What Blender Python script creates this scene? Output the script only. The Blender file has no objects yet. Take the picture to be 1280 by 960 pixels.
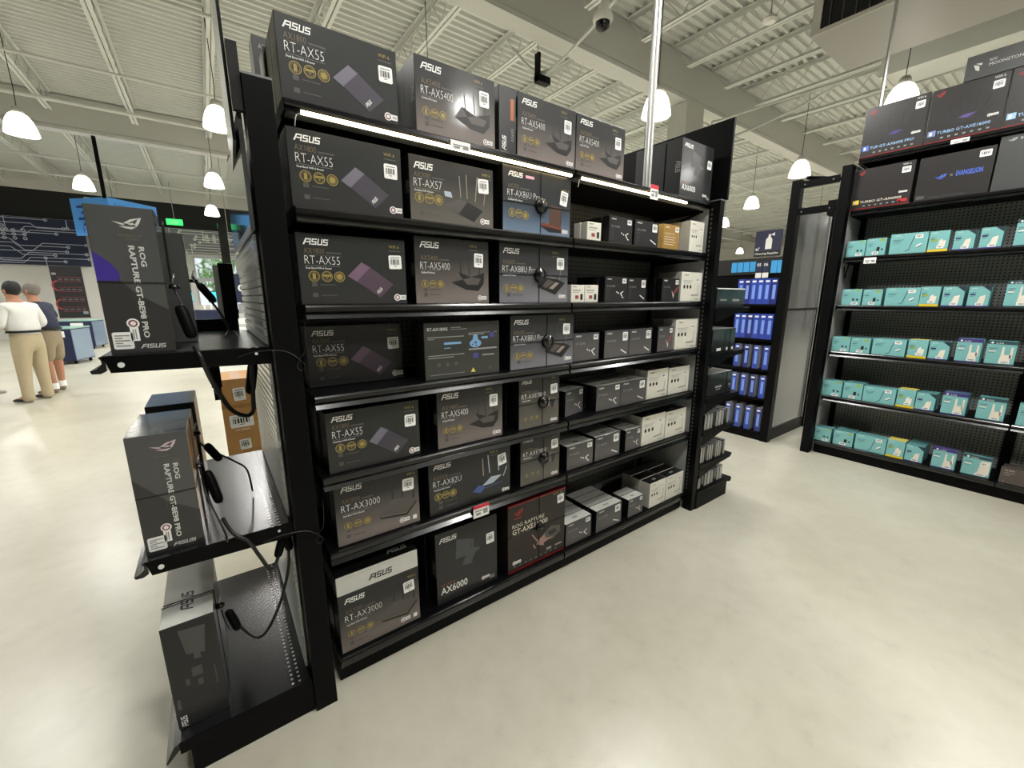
import bpy, bmesh, math, random
from mathutils import Vector, Matrix
random.seed(7)
PI = math.pi
SC = bpy.context.scene
COL = SC.collection

# ------------------------------------------------------------------ camera, world, exposure
cam_d = bpy.data.cameras.new('camera')
cam = bpy.data.objects.new('camera', cam_d); COL.objects.link(cam)
YAW, PITCH, FPX = 0.6292, 0.2075, 513.6
cam_d.sensor_width = 36.0
cam_d.lens = FPX / 1280 * 36.0
cam_d.clip_start = 0.02; cam_d.clip_end = 200
_f = Vector((math.sin(YAW) * math.cos(PITCH), math.cos(YAW) * math.cos(PITCH), -math.sin(PITCH)))
_r = Vector((math.cos(YAW), -math.sin(YAW), 0)); _u = _r.cross(_f)
_m = Matrix(((_r.x, _u.x, -_f.x), (_r.y, _u.y, -_f.y), (_r.z, _u.z, -_f.z))).to_4x4()
_m.translation = Vector((-0.255, -1.515, 1.5465))
cam.matrix_world = _m
SC.camera = cam

world = bpy.data.worlds.new('world'); SC.world = world; world.use_nodes = True
_bg = world.node_tree.nodes['Background']
_bg.inputs[0].default_value = (0.90, 0.96, 1.0, 1); _bg.inputs[1].default_value = 1.1
SC.view_settings.view_transform = 'Standard'; SC.view_settings.look = 'None'
SC.view_settings.exposure = 0.0; SC.view_settings.gamma = 1.0; SC.view_settings.use_curve_mapping = False
sun_d = bpy.data.lights.new('sun', 'SUN'); sun_d.energy = 4.0; sun_d.angle = .01; sun_d.color = (1, .97, .92)
sun = bpy.data.objects.new('sun', sun_d); COL.objects.link(sun); sun.rotation_euler = (math.radians(-48), 0, math.radians(12))
LAMP_W = 192.0          # power of each pendant's bulb
SHADE_E = 4.0          # glow of each pendant's acrylic shade

# ------------------------------------------------------------------ materials
def lin(c):
    return tuple(((v / 255) / 12.92 if v / 255 <= .04045 else ((v / 255 + .055) / 1.055) ** 2.4) for v in c)
MATS = {}
def mat(name, rgb, rough=.5, metal=0., coat=0., var=.06, scale=30., bump=0., emit=None, alpha=None, trans=0., spec=.5, coat_rough=.08):
    if name in MATS: return MATS[name]
    m = bpy.data.materials.new(name); m.use_nodes = True
    nt = m.node_tree; b = nt.nodes['Principled BSDF']
    c = lin(rgb)
    tc = nt.nodes.new('ShaderNodeTexCoord'); nz = nt.nodes.new('ShaderNodeTexNoise')
    nz.inputs['Scale'].default_value = scale; nz.inputs['Detail'].default_value = 3
    nt.links.new(tc.outputs['Object'], nz.inputs['Vector'])
    mx = nt.nodes.new('ShaderNodeMix'); mx.data_type = 'RGBA'
    mx.inputs[6].default_value = tuple(v * (1 - var) for v in c) + (1,)
    mx.inputs[7].default_value = tuple(min(1, v * (1 + var)) for v in c) + (1,)
    nt.links.new(nz.outputs['Fac'], mx.inputs[0]); nt.links.new(mx.outputs[2], b.inputs['Base Color'])
    b.inputs['Roughness'].default_value = rough; b.inputs['Metallic'].default_value = metal
    b.inputs['Coat Weight'].default_value = coat; b.inputs['Coat Roughness'].default_value = coat_rough
    b.inputs['Specular IOR Level'].default_value = spec
    b.inputs['Transmission Weight'].default_value = trans
    if emit:
        b.inputs['Emission Color'].default_value = lin(emit[0]) + (1,); b.inputs['Emission Strength'].default_value = emit[1]
    if alpha is not None: b.inputs['Alpha'].default_value = alpha
    if bump:
        bp = nt.nodes.new('ShaderNodeBump'); bp.inputs['Strength'].default_value = bump; bp.inputs['Distance'].default_value = .004
        n2 = nt.nodes.new('ShaderNodeTexNoise'); n2.inputs['Scale'].default_value = scale * .5; n2.inputs['Detail'].default_value = 2
        nt.links.new(tc.outputs['Object'], n2.inputs['Vector'])
        nt.links.new(n2.outputs['Fac'], bp.inputs['Height']); nt.links.new(bp.outputs[0], b.inputs['Coat Normal' if coat else 'Normal'])
    MATS[name] = m; return m

def grad_mat(name, stops, axis=2, coat=.5, rough=.45, diag=0.):
    """printed carton front: a colour gradient printed over the face"""
    if name in MATS: return MATS[name]
    m = mat(name, (60, 60, 60), rough, coat=coat * .6, bump=.10, scale=9, spec=.3)
    nt = m.node_tree; b = nt.nodes['Principled BSDF']
    tc = nt.nodes.new('ShaderNodeTexCoord'); sp = nt.nodes.new('ShaderNodeSeparateXYZ')
    nt.links.new(tc.outputs['Generated'], sp.inputs[0])
    rp = nt.nodes.new('ShaderNodeValToRGB'); el = rp.color_ramp.elements
    while len(el) < len(stops): el.new(.5)
    for e, (p, c) in zip(el, stops): e.position = p; e.color = lin(c) + (1,)
    src = sp.outputs[axis]
    if diag:
        ma = nt.nodes.new('ShaderNodeMath'); ma.operation = 'MULTIPLY_ADD'; ma.inputs[1].default_value = diag
        nt.links.new(sp.outputs[0], ma.inputs[0]); nt.links.new(src, ma.inputs[2]); src = ma.outputs[0]
    nt.links.new(src, rp.inputs[0]); nt.links.new(rp.outputs[0], b.inputs['Base Color'])
    return m

def dots_mat(name, rgb, hole, pitch, rad, plane, rough=.5, metal=0., rows=None):
    """perforated sheet: a regular grid of punched holes"""
    if name in MATS: return MATS[name]
    m = mat(name, rgb, rough, metal); nt = m.node_tree; b = nt.nodes['Principled BSDF']
    tc = nt.nodes.new('ShaderNodeTexCoord'); sp = nt.nodes.new('ShaderNodeSeparateXYZ')
    nt.links.new(tc.outputs['Object'], sp.inputs[0])
    sq = []
    for ax in plane:
        a = nt.nodes.new('ShaderNodeMath'); a.operation = 'DIVIDE'; a.inputs[1].default_value = pitch
        nt.links.new(sp.outputs[ax], a.inputs[0])
        f = nt.nodes.new('ShaderNodeMath'); f.operation = 'FRACT'; nt.links.new(a.outputs[0], f.inputs[0])
        s = nt.nodes.new('ShaderNodeMath'); s.operation = 'SUBTRACT'; s.inputs[1].default_value = .5; nt.links.new(f.outputs[0], s.inputs[0])
        p = nt.nodes.new('ShaderNodeMath'); p.operation = 'MULTIPLY'; nt.links.new(s.outputs[0], p.inputs[0]); nt.links.new(s.outputs[0], p.inputs[1])
        sq.append(p)
    ad = nt.nodes.new('ShaderNodeMath'); nt.links.new(sq[0].outputs[0], ad.inputs[0]); nt.links.new(sq[1].outputs[0], ad.inputs[1])
    lt = nt.nodes.new('ShaderNodeMath'); lt.operation = 'LESS_THAN'; lt.inputs[1].default_value = (rad / pitch) ** 2
    nt.links.new(ad.outputs[0], lt.inputs[0])
    fac = lt.outputs[0]
    if rows:                                   # only rows of holes within a span of one axis
        ax, lo, hi = rows
        for op, v in (('GREATER_THAN', lo), ('LESS_THAN', hi)):
            g = nt.nodes.new('ShaderNodeMath'); g.operation = op; g.inputs[1].default_value = v; nt.links.new(sp.outputs[ax], g.inputs[0])
            k = nt.nodes.new('ShaderNodeMath'); k.operation = 'MULTIPLY'; nt.links.new(fac, k.inputs[0]); nt.links.new(g.outputs[0], k.inputs[1]); fac = k.outputs[0]
    mx = nt.nodes.new('ShaderNodeMix'); mx.data_type = 'RGBA'
    old = b.inputs['Base Color'].links[0].from_socket
    nt.links.new(fac, mx.inputs[0]); nt.links.new(old, mx.inputs[6]); mx.inputs[7].default_value = lin(hole) + (1,)
    nt.links.new(mx.outputs[2], b.inputs['Base Color'])
    return m

# ------------------------------------------------------------------ mesh building
class MB:
    def __init__(s): s.v = []; s.f = []; s.m = []
    def add(s, vs, fs, mi=0):
        n = len(s.v); s.v += [tuple(p) for p in vs]
        for f in fs: s.f.append(tuple(i + n for i in f)); s.m.append(mi)
        return s
    def box(s, x0, x1, y0, y1, z0, z1, mi=0):
        return s.add([(x0, y0, z0), (x1, y0, z0), (x1, y1, z0), (x0, y1, z0), (x0, y0, z1), (x1, y0, z1), (x1, y1, z1), (x0, y1, z1)],
                     [(0, 3, 2, 1), (4, 5, 6, 7), (0, 1, 5, 4), (1, 2, 6, 5), (2, 3, 7, 6), (3, 0, 4, 7)], mi)
    def prism(s, pts, axis, a, b, mi=0):
        """extrude a closed 2-D outline along an axis ('x','y','z')"""
        def P(p, t):
            if axis == 'x': return (t, p[0], p[1])
            if axis == 'y': return (p[0], t, p[1])
            return (p[0], p[1], t)
        n = len(pts)
        vs = [P(p, a) for p in pts] + [P(p, b) for p in pts]
        fs = [tuple(range(n - 1, -1, -1)), tuple(range(n, 2 * n))] + [(i, (i + 1) % n, n + (i + 1) % n, n + i) for i in range(n)]
        return s.add(vs, fs, mi)
    def cyl(s, c, r, h, axis='z', n=16, mi=0, r2=None):
        r2 = r if r2 is None else r2
        vs = []
        for k, rr in ((0, r), (h, r2)):
            for i in range(n):
                a = 2 * PI * i / n; p = (rr * math.cos(a), rr * math.sin(a))
                vs.append((c[0] + p[0], c[1] + p[1], c[2] + k) if axis == 'z' else
                          (c[0] + p[0], c[1] + k, c[2] + p[1]) if axis == 'y' else (c[0] + k, c[1] + p[0], c[2] + p[1]))
        return s.add(vs, [tuple(range(n - 1, -1, -1)), tuple(range(n, 2 * n))] + [(i, (i + 1) % n, n + (i + 1) % n, n + i) for i in range(n)], mi)
    def lathe(s, prof, c=(0, 0, 0), n=24, mi=0):
        vs = []; k = len(prof)
        for i in range(n):
            a = 2 * PI * i / n
            for (r, z) in prof: vs.append((c[0] + r * math.cos(a), c[1] + r * math.sin(a), c[2] + z))
        fs = []
        for i in range(n):
            j = (i + 1) % n
            for q in range(k - 1): fs.append((i * k + q, j * k + q, j * k + q + 1, i * k + q + 1))
        return s.add(vs, fs, mi)
    def tube(s, pts, r, n=8, mi=0):
        pts = [Vector(p) for p in pts]; rings = []
        up = Vector((0.3, 0.2, 1)).normalized()
        for i, p in enumerate(pts):
            t = (pts[min(i + 1, len(pts) - 1)] - pts[max(i - 1, 0)]).normalized()
            a = t.cross(up)
            if a.length < 1e-3: a = t.cross(Vector((1, 0, 0)))
            a.normalize(); b = t.cross(a)
            rr = r[i] if isinstance(r, (list, tuple)) else r
            rings.append([p + (a * math.cos(2 * PI * k / n) + b * math.sin(2 * PI * k / n)) * rr for k in range(n)])
        vs = [q for g in rings for q in g]; fs = []
        for i in range(len(pts) - 1):
            for k in range(n):
                l = (k + 1) % n; fs.append((i * n + k, i * n + l, (i + 1) * n + l, (i + 1) * n + k))
        fs += [tuple(range(n - 1, -1, -1)), tuple(range((len(pts) - 1) * n, len(pts) * n))]
        return s.add(vs, fs, mi)
    def bar(s, a, b, w, mi=0): return s.tube([a, b], w, 4, mi)
    def poly(s, pts, y=0., mi=0):            # flat print in the XZ plane, facing -Y
        ar = sum(pts[i][0] * pts[(i + 1) % len(pts)][1] - pts[(i + 1) % len(pts)][0] * pts[i][1] for i in range(len(pts)))
        if ar < 0: pts = pts[::-1]
        return s.add([(p[0], y, p[1]) for p in pts], [tuple(range(len(pts)))], mi)
    def rect(s, x0, z0, x1, z1, y=0., mi=0): return s.poly([(x0, z0), (x1, z0), (x1, z1), (x0, z1)], y, mi)
    def mesh(s, name, mats):
        me = bpy.data.meshes.new(name); me.from_pydata(s.v, [], s.f)
        for m in mats: me.materials.append(m)
        for p, i in zip(me.polygons, s.m): p.material_index = i
        me.update(); return me
    def obj(s, name, mats, parent=None, loc=None, smooth=False):
        if not isinstance(mats, (list, tuple)): mats = [mats]
        me = s.mesh(name, mats)
        if smooth: me.polygons.foreach_set('use_smooth', [True] * len(me.polygons))
        return link(name, me, parent, loc)

def link(name, data, parent=None, loc=None, rot=None):
    o = bpy.data.objects.new(name, data); COL.objects.link(o)
    if parent is not None: o.parent = parent
    if loc: o.location = loc
    if rot: o.rotation_euler = rot
    return o
def tag(o, label=None, cat=None, group=None, kind=None):
    if label: o['label'] = label
    if cat: o['category'] = cat
    if group: o['group'] = group
    if kind: o['kind'] = kind
    return o
def empty(name, loc, label, cat, group=None, rz=0.):
    o = link(name, None, None, loc, (0, 0, rz)); o.empty_display_size = .05
    return tag(o, label, cat, group)

TXT = {}
def text_mesh(s, mt, thin=0., shear=0.):
    key = (s, mt.name, thin, shear)
    if key in TXT: return TXT[key]
    cu = bpy.data.curves.new('lettering', 'FONT'); cu.body = s; cu.size = 1; cu.resolution_u = 2; cu.offset = thin; cu.shear = shear
    o = bpy.data.objects.new('lettering', cu); COL.objects.link(o)
    dg = bpy.context.evaluated_depsgraph_get(); dg.update()
    me = bpy.data.meshes.new_from_object(o.evaluated_get(dg))
    bpy.data.objects.remove(o); bpy.data.curves.remove(cu)
    xs = [v.co.x for v in me.vertices]; ys = [v.co.y for v in me.vertices]
    x0, x1, y0, y1 = min(xs), max(xs), min(ys), max(ys)
    for v in me.vertices: v.co = ((v.co.x - x0) / (y1 - y0), 0, (v.co.y - y0) / (y1 - y0))
    me.materials.clear(); me.materials.append(mt); me.update()
    TXT[key] = (me, (x1 - x0) / (y1 - y0)); return TXT[key]
def text(name, s, mt, parent, x, z, h, w=None, y=-.0007, thin=0., shear=0., rot=0.):
    me, asp = text_mesh(s, mt, thin, shear)
    o = link(name, me, parent, (x, y, z), (0, rot, 0))
    o.scale = ((w / asp) if w else h, 1, h)
    return o
# the wide slanted maker's wordmark
def wordmark_mesh(mt):
    key = ('wordmark', mt.name)
    if key in TXT: return TXT[key][0]
    b = MB(); sh = .22
    def q(*p): b.poly([(x + sh * z, z) for x, z in p])
    def h(x0, x1, z0, z1): q((x0, z0), (x1, z0), (x1, z1), (x0, z1))
    b.poly([(-.1, 0), (.17, 0), (.72, 1), (.45, 1)]); h(.42, 1.2, .8, 1); h(1.0, 1.2, 0, .8); b.poly([(.42, .36), (1.22, .36), (1.22, .54), (.50, .54)])
    for x in (1.36, 3.36):
        h(x, x + .86, .82, 1); h(x, x + .2, .58, .82); h(x, x + .86, .41, .59); h(x + .66, x + .86, .18, .41); h(x - .02, x + .86, 0, .18)
    h(2.38, 2.58, 0, 1); h(3.02, 3.22, 0, 1); h(2.58, 3.02, 0, .18)
    me = b.mesh('wordmark', [mt]); 
    for v in me.vertices: v.co.x = (v.co.x + .1) / 4.5
    TXT[key] = (me, 1); return me
def wordmark(parent, x, z, w, h, mt, y=-.0007, rot=0., rx=0.):
    o = link('wordmark', wordmark_mesh(mt), parent, (x, y, z), (rx, rot, 0)); o.scale = (w, 1, h); return o
def eye_logo(parent, x, z, w, h, mt, y=-.0007, name='eye_emblem'):
    key = ('eye', mt.name)
    if key not in TXT:
        b = MB()
        b.poly([(0, .62), (.25, .42), (.42, .36), (.36, .5), (.2, .56)]); b.poly([(.2, .3), (.42, .15), (.62, .1), (.8, .3), (.6, .27), (.45, .28)])
        b.poly([(.36, .5), (.62, .82), (1, 1), (.66, .68), (.5, .5)]); b.poly([(1, 1), (.92, .62), (.8, .3), (.74, .45), (.82, .66), (.86, .84)])
        b.poly([(.5, .5), (.7, .58), (.74, .45), (.6, .4)])
        TXT[key] = (b.mesh('eye_emblem', [mt]), 1)
    o = link(name, TXT[key][0], parent, (x, y, z)); o.scale = (w, 1, h); return o

# common colours
BLK = mat('black_powder_coat', (9, 9, 10), .45, var=.1, spec=.1)
BLKG = mat('black_gloss_coat', (12, 12, 13), .22, var=.1, coat=.2)
DECK = dots_mat('shelf_deck_perforated', (24, 25, 27), (170, 170, 168), .0225, .0042, (0, 1), .27, rows=(0, -.1805, -.135))
PEG = dots_mat('pegboard', (128, 131, 129), (12, 12, 12), .0254, .0048, (0, 2), .5)
PEGR = dots_mat('pegboard_grey', (112, 115, 113), (18, 18, 18), .0254, .0055, (1, 2), .5)
WHITE = mat('white_paint', (225, 224, 218), .5)
INK_W = mat('ink_white', (235, 235, 232), .5)
INK_G = mat('ink_grey', (140, 140, 138), .5)
INK_D = mat('ink_dim', (78, 77, 74), .5)
INK_B = mat('ink_black', (18, 18, 18), .5)
INK_BR = mat('ink_bronze', (118, 102, 78), .45)
INK_GOLD = mat('ink_gold', (160, 142, 74), .35)
INK_R = mat('ink_red', (180, 32, 40), .5)
STK = mat('sticker_paper', (240, 240, 238), .5)
WIRE = mat('black_wire', (14, 14, 14), .4)
STEEL = mat('galvanised_steel', (175, 175, 172), .32, metal=.8)
WRAP_SIDE = mat('carton_side_black', (16, 17, 18), .35, coat=.22, bump=.3, scale=22)
SILVER = mat('carton_silver', (205, 205, 198), .4, coat=.2)

# ================================================================== STRUCTURE
# floor
def floor_mat():
    m = mat('polished_concrete', (198, 192, 172), .2, spec=.5); nt = m.node_tree; b = nt.nodes['Principled BSDF']
    tc = nt.nodes.new('ShaderNodeTexCoord')
    def noise(sc, det, rough=.55):
        n = nt.nodes.new('ShaderNodeTexNoise'); n.inputs['Scale'].default_value = sc; n.inputs['Detail'].default_value = det; n.inputs['Roughness'].default_value = rough
        nt.links.new(tc.outputs['Object'], n.inputs['Vector']); return n
    def ramp(src, stops):
        r = nt.nodes.new('ShaderNodeValToRGB'); e = r.color_ramp.elements
        while len(e) < len(stops): e.new(.5)
        for k, (p, c) in zip(e, stops): k.position = p; k.color = lin(c) + (1,)
        nt.links.new(src, r.inputs[0]); return r
    r1 = ramp(noise(.7, 5, .5).outputs['Fac'], [(0, (160, 156, 136)), (.42, (198, 195, 178)), (.6, (210, 208, 192)), (1, (236, 234, 222))])
    r2 = ramp(noise(9, 7, .6).outputs['Fac'], [(0, (190, 186, 180)), (.4, (236, 234, 231)), (1, (255, 255, 255))])
    m1 = nt.nodes.new('ShaderNodeMix'); m1.data_type = 'RGBA'; m1.blend_type = 'MULTIPLY'; m1.inputs[0].default_value = .7
    nt.links.new(r1.outputs[0], m1.inputs[6]); nt.links.new(r2.outputs[0], m1.inputs[7])
    nt.links.new(m1.outputs[2], b.inputs['Base Color'])
    b.inputs['Roughness'].default_value = .3
    return m
X0, X1, Y0, Y1, ZC = -14., 36., -9., 22., 6.05
fl = MB().box(X0, X1, Y0, Y1 + .3, -.1, 0).obj('floor', floor_mat()); tag(fl, kind='structure')

DECKM = mat('roof_deck_paint', (203, 205, 199), .6, var=.05, scale=2)
STRM = mat('roof_steel_paint', (205, 206, 200), .55, var=.06, scale=3)
GIRM = mat('girder_paint', (190, 190, 184), .6, var=.04, scale=1.5)
c = MB(); y = Y0; pr = []
while y < Y1:                                   # trapezoid ribs running along X
    pr += [(y, ZC), (y + .045, ZC), (y + .065, ZC + .05), (y + .135, ZC + .05)]
    y += .155
top = [(Y1, ZC + .05), (Y1, ZC + .2), (Y0, ZC + .2)]
vs = []; n = len(pr)
for (yy, zz) in pr: vs += [(X0, yy, zz), (X1, yy, zz)]
c.add(vs, [(2 * i, 2 * i + 1, 2 * i + 3, 2 * i + 2) for i in range(n - 1)])
c.box(X0, X1, Y0, Y1, ZC + .12, ZC + .2)
ceil = c.obj('ceiling', DECKM); tag(ceil, kind='structure')
# joists, girders
def joist_meshes(L):
    ch = MB(); wb = MB()
    for s in (-1, 1):
        ch.box(s * .035 - .025, s * .035 + .025, 0, L, -.012, 0); ch.box(s * .012 - .003, s * .012 + .003, 0, L, -.06, 0)
        ch.box(s * .035 - .025, s * .035 + .025, .3, L - .3, -.46, -.452); ch.box(s * .012 - .003, s * .012 + .003, .3, L - .3, -.452, -.40)
    k = int(L / .62); st = L / k
    for i in range(k):
        wb.bar((0, i * st, -.03), (0, (i + .5) * st, -.43), .011); wb.bar((0, (i + .5) * st, -.43), (0, (i + 1) * st, -.03), .011)
    return ch.mesh('roof_joist', [STRM]), wb.mesh('joist_web', [STRM])
JM = {}
def joists(xs, y0, L):
    if L not in JM: JM[L] = joist_meshes(L)
    for x in xs:
        j = link('roof_joist', JM[L][0], ceil, (x, y0, ZC - .001)); link('joist_web', JM[L][1], j)
joists([-2.55 + 1.425 * k for k in range(-7, 24)], 4.03, 8.86)
joists([5.95 + 1.3 * k for k in range(-12, 20)], -5.4, 9.11)
joists([-2.62 + 1.45 * k for k in range(-6, 22)], 13.21, 8.75)
for gy in (3.72, 12.9, -5.75):
    MB().prism([(gy, 5.3), (gy + .3, 5.3), (gy + .3, 5.36), (gy + .28, 5.4), (gy + .28, ZC - .02), (gy + .02, ZC - .02), (gy + .02, 5.4), (gy, 5.36)], 'x', X0, X1).obj('girder', GIRM, ceil)
tag(MB().box(7.75, 8.35, 3.7, 4.1, 0, 5.29).box(7.7, 8.4, 3.65, 4.15, 0, .12).obj('trim_1', GIRM), kind='structure')
# sprinkler pipes, conduits
for (py, pz, pr_) in ((6.6, 5.5, .03), (9.4, 5.45, .025), (11.6, 5.5, .04), (16.5, 5.45, .03), (18.9, 5.45, .03)):
    MB().tube([(X0, py, pz), (X1, py, pz)], pr_, 8).obj('sprinkler_pipe', STRM, ceil)
def bez(pts, n=10):
    out = []
    P = [Vector(p) for p in pts]; P = [P[0] * 2 - P[1]] + P + [P[-1] * 2 - P[-2]]
    for i in range(1, len(P) - 2):
        for k in range(n):
            t = k / n; a, b_, c_, d = P[i - 1], P[i], P[i + 1], P[i + 2]
            out.append(.5 * ((2 * b_) + (-a + c_) * t + (2 * a - 5 * b_ + 4 * c_ - d) * t * t + (-a + 3 * b_ - 3 * c_ + d) * t ** 3))
    return out + [P[-2]]
for pts in ([(4.4, 2.0, 5.5), (4.55, 3.3, 5.2), (4.5, 4.2, 5.05), (4.3, 4.7, 5.5)], [(8.5, 3.6, 3.6), (8.5, 3.6, 4.9), (8.7, 3.4, 5.1), (9.6, 1.6, 5.4)],
            [(7.3, 3.55, 4.35), (8.4, 3.4, 4.6), (9.2, 2.6, 5.0), (9.6, 1.7, 5.4)], [(2.5, 6.2, 5.2), (2.5, 6.2, 5.5), (2.7, 6.3, 5.58), (5.5, 6.3, 5.58)]):
    MB().tube(bez(pts), .022, 8).obj('conduit', STRM, ceil)
# back wall of the shop: white below, black band above
WALLW = mat('wall_white', (205, 203, 196), .7, var=.03, scale=3)
WALLB = mat('wall_black_band', (14, 14, 16), .7)
wb = MB()
wb.box(X0, -.55, Y1, Y1 + .25, 0, 4.45); wb.box(1.1, X1, Y1, Y1 + .25, 0, 4.45); wb.box(-.55, 1.1, Y1, Y1 + .25, 3.35, 4.45)
wb.box(X0, X1, Y1, Y1 + .25, 4.45, 5.45, 1); wb.box(X0, X1, Y1, Y1 + .25, 5.45, ZC + .05, 0)
tag(wb.obj('wall_back', [WALLW, WALLB]), kind='structure')
wr = MB(); wr.box(X1 - .25, X1, Y0, Y1, 0, 3.0, 1).box(X1 - .25, X1, Y0, Y1, 3.0, ZC + .05, 0)
tag(wr.obj('wall_right', [WALLW, WALLB]), kind='structure')
tag(MB().box(X0, X0 + .25, Y0, Y1, 0, 4.4).box(X0, X0 + .25, Y0, Y1, 4.4, ZC + .05, 1).obj('wall_left', [WALLW, WALLB]), kind='structure')
tag(MB().box(X0, X1, Y0, Y0 + .25, 0, 4.4).box(X0, X1, Y0, Y0 + .25, 4.4, ZC + .05, 1).obj('wall_front', [WALLW, WALLB]), kind='structure')
# glazed entrance in the back wall
GLASS = mat('window_glass', (235, 245, 245), .02, trans=1., alpha=.25)
FRAME = mat('door_frame_aluminium', (190, 195, 196), .3, metal=.5)
w = MB(); w.box(-.55, -.48, Y1 + .05, Y1 + .15, 0, 3.35); w.box(1.03, 1.1, Y1 + .05, Y1 + .15, 0, 3.35); w.box(-.48, 1.03, Y1 + .05, Y1 + .15, 3.25, 3.35)
w.box(-.48, 1.03, Y1 + .05, Y1 + .15, 2.25, 2.4); w.box(.24, .32, Y1 + .05, Y1 + .15, 0, 2.25); w.box(-.48, 1.03, Y1 + .05, Y1 + .15, 0, .12)
wo = tag(w.obj('window_1', FRAME), kind='structure')
for (a, b_, z0, z1) in ((-.48, 1.03, 2.4, 3.25), (-.48, .24, .12, 2.25), (.32, 1.03, .12, 2.25)):
    MB().box(a, b_, Y1 + .09, Y1 + .10, z0, z1).obj('pane', GLASS, wo)

# ================================================================== MAIN GONDOLA (two 48-inch bays along X)
BAY = 1.219
TIER = [2.138, 1.832, 1.522, 1.209, .902, .599]      # shelf deck tops; base deck below
BASE = .124
LEDM = mat('led_strip', (255, 244, 214), .4, emit=((255, 232, 182), 12.0))
GREYSIDE = mat('side_panel_grey', (168, 170, 168), .55)
LIPM = mat('shelf_lip_black', (14, 14, 15), .22, var=.08, coat=.2)
def shelf_meshes(L, D, t=.035):
    d = MB().box(.004, L - .004, .012, D, -t, 0)
    l = MB().prism([(.012, 0), (.004, -.002), (0, -.008), (0, -.022), (.008, -.03), (-.004, -.046), (.004, -.05), (.018, -.05), (.018, -.01)], 'x', .006, L - .006)
    return d.mesh('shelf', [BLK]), l.mesh('price_rail', [LIPM])
def bracket(parent, x, D, z, h=.07, s=1):
    b = MB().prism([(.06, -.036), (D, -.036), (D, -.036 - h), (D - .04, -.036 - h), (.06, -.05)], 'x', x - .0015, x + .0015)
    return b.obj('shelf_bracket', BLK, parent)
gon = empty('shelving_gondola', (1.22, .4, 0), 'long black two-bay shelving gondola carrying the router cartons, centre of the aisle', 'shelving')
def G(o):
    o.parent = gon; o.matrix_parent_inverse = Matrix.Translation((-1.22, -.4, 0)); return o
sm = shelf_meshes(BAY, .418)
LIT_RAIL = MB().prism([(.012, 0), (.004, -.002), (0, -.006), (0, -.018), (.004, -.022), (.018, -.022), (.018, -.01)], 'x', .006, BAY - .006).mesh('price_rail', [LIPM])
for bay in range(2):
    for i, z in enumerate(TIER):
        s = G(link('shelf', sm[0], None, (bay * BAY, 0, z))); link('price_rail', sm[1] if i else LIT_RAIL, s)
        bracket(s, .0022, .41, 0, .022); bracket(s, BAY - .0022, .41, 0, .022)
        if i == 0:
            MB().prism([(.018, -.0352), (.06, -.0352), (.06, -.039), (.018, -.0365)], 'x', .01, BAY - .01).obj('light_channel', mat('light_channel_grey', (150, 150, 148), .35, metal=.5), s)
            MB().tube([(.05, .010, -.032), (BAY - (.02 if bay == 0 else .28), .010, -.032)], .0065, 10).obj('led_strip', LEDM, s)
            MB().tube(bez([(.05, .012, -.034), (.035, .012, -.045), (.03, .012, -.07), (.03, .017, -.072)], 5), .002, 6).obj('lead', STEEL, s)
    G(MB().box(bay * BAY + .004, bay * BAY + BAY - .004, .42, .432, .13, 2.13).obj('back_panel', PEG))
    d = G(MB().box(bay * BAY + .004, bay * BAY + BAY - .004, .012, .418, BASE - .03, BASE).obj('base_deck', BLK))
    MB().prism([(.012, BASE), (.004, BASE - .002), (0, BASE - .008), (0, BASE - .03), (.01, BASE - .045), (.018, BASE - .045), (.018, BASE - .01)], 'x', bay * BAY + .006, bay * BAY + BAY - .006).obj('price_rail', LIPM, d)
    G(MB().box(bay * BAY + .002, bay * BAY + BAY - .002, .037, .047, 0, BASE - .031).obj('kick_plate', BLK))
    # rear side of the gondola: its back panel, base and top shelf
    G(MB().box(bay * BAY + .004, bay * BAY + BAY - .004, .438, .45, .13, 2.13).obj('back_panel', PEG))
    G(MB().box(bay * BAY + .004, bay * BAY + BAY - .004, .455, .87, 2.10, 2.138).obj('shelf', BLK))
    G(MB().box(bay * BAY + .004, bay * BAY + BAY - .004, .455, .87, 0, BASE).obj('base_deck', BLK))
for x in (.004, BAY, 2 * BAY - .004):
    u = MB().box(x - .018, x + .018, .412, .458, 0, 2.15)
    G(u.obj('upright', BLK))
# left and right end frames: decorative posts and side panels
for (xa, xb, inner) in ((-.104, -.03, 0), (2.447, 2.499, 1)):
    for yy in (-.045, .80):
        p = MB().box(xa, xb, yy, yy + .07, 0, 2.15)
        o = G(p.obj('end_post', BLK))
        MB().box(xa - .001, xb + .001, yy - .001, yy + .071, 2.15, 2.156).obj('post_cap', mat('cap_grey', (120, 120, 120), .35), o)
    sl = MB()
    for k in range(70): sl.box((xb if xa < 0 else xa) - .0008, (xb if xa < 0 else xa) + .0008, .0, .012, .16 + k * .028, .176 + k * .028)
    G(tag(sl.obj('slot_row', mat('slot_dark', (70, 70, 70), .5), None), kind='stuff'))
    px = xb - .02 if xa < 0 else xa + .004
    G(MB().box(px, px + .012, .027, .798, .0, 2.13).obj('side_panel', GREYSIDE if inner else BLK))
# thin lip bracket arms under the lit shelf at right end
G(MB().bar((2.432, .08, 2.09), (2.432, .30, 2.03), .006).bar((2.418, .08, 2.09), (2.418, .30, 2.035), .005).obj('support_arm', BLK))

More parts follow.
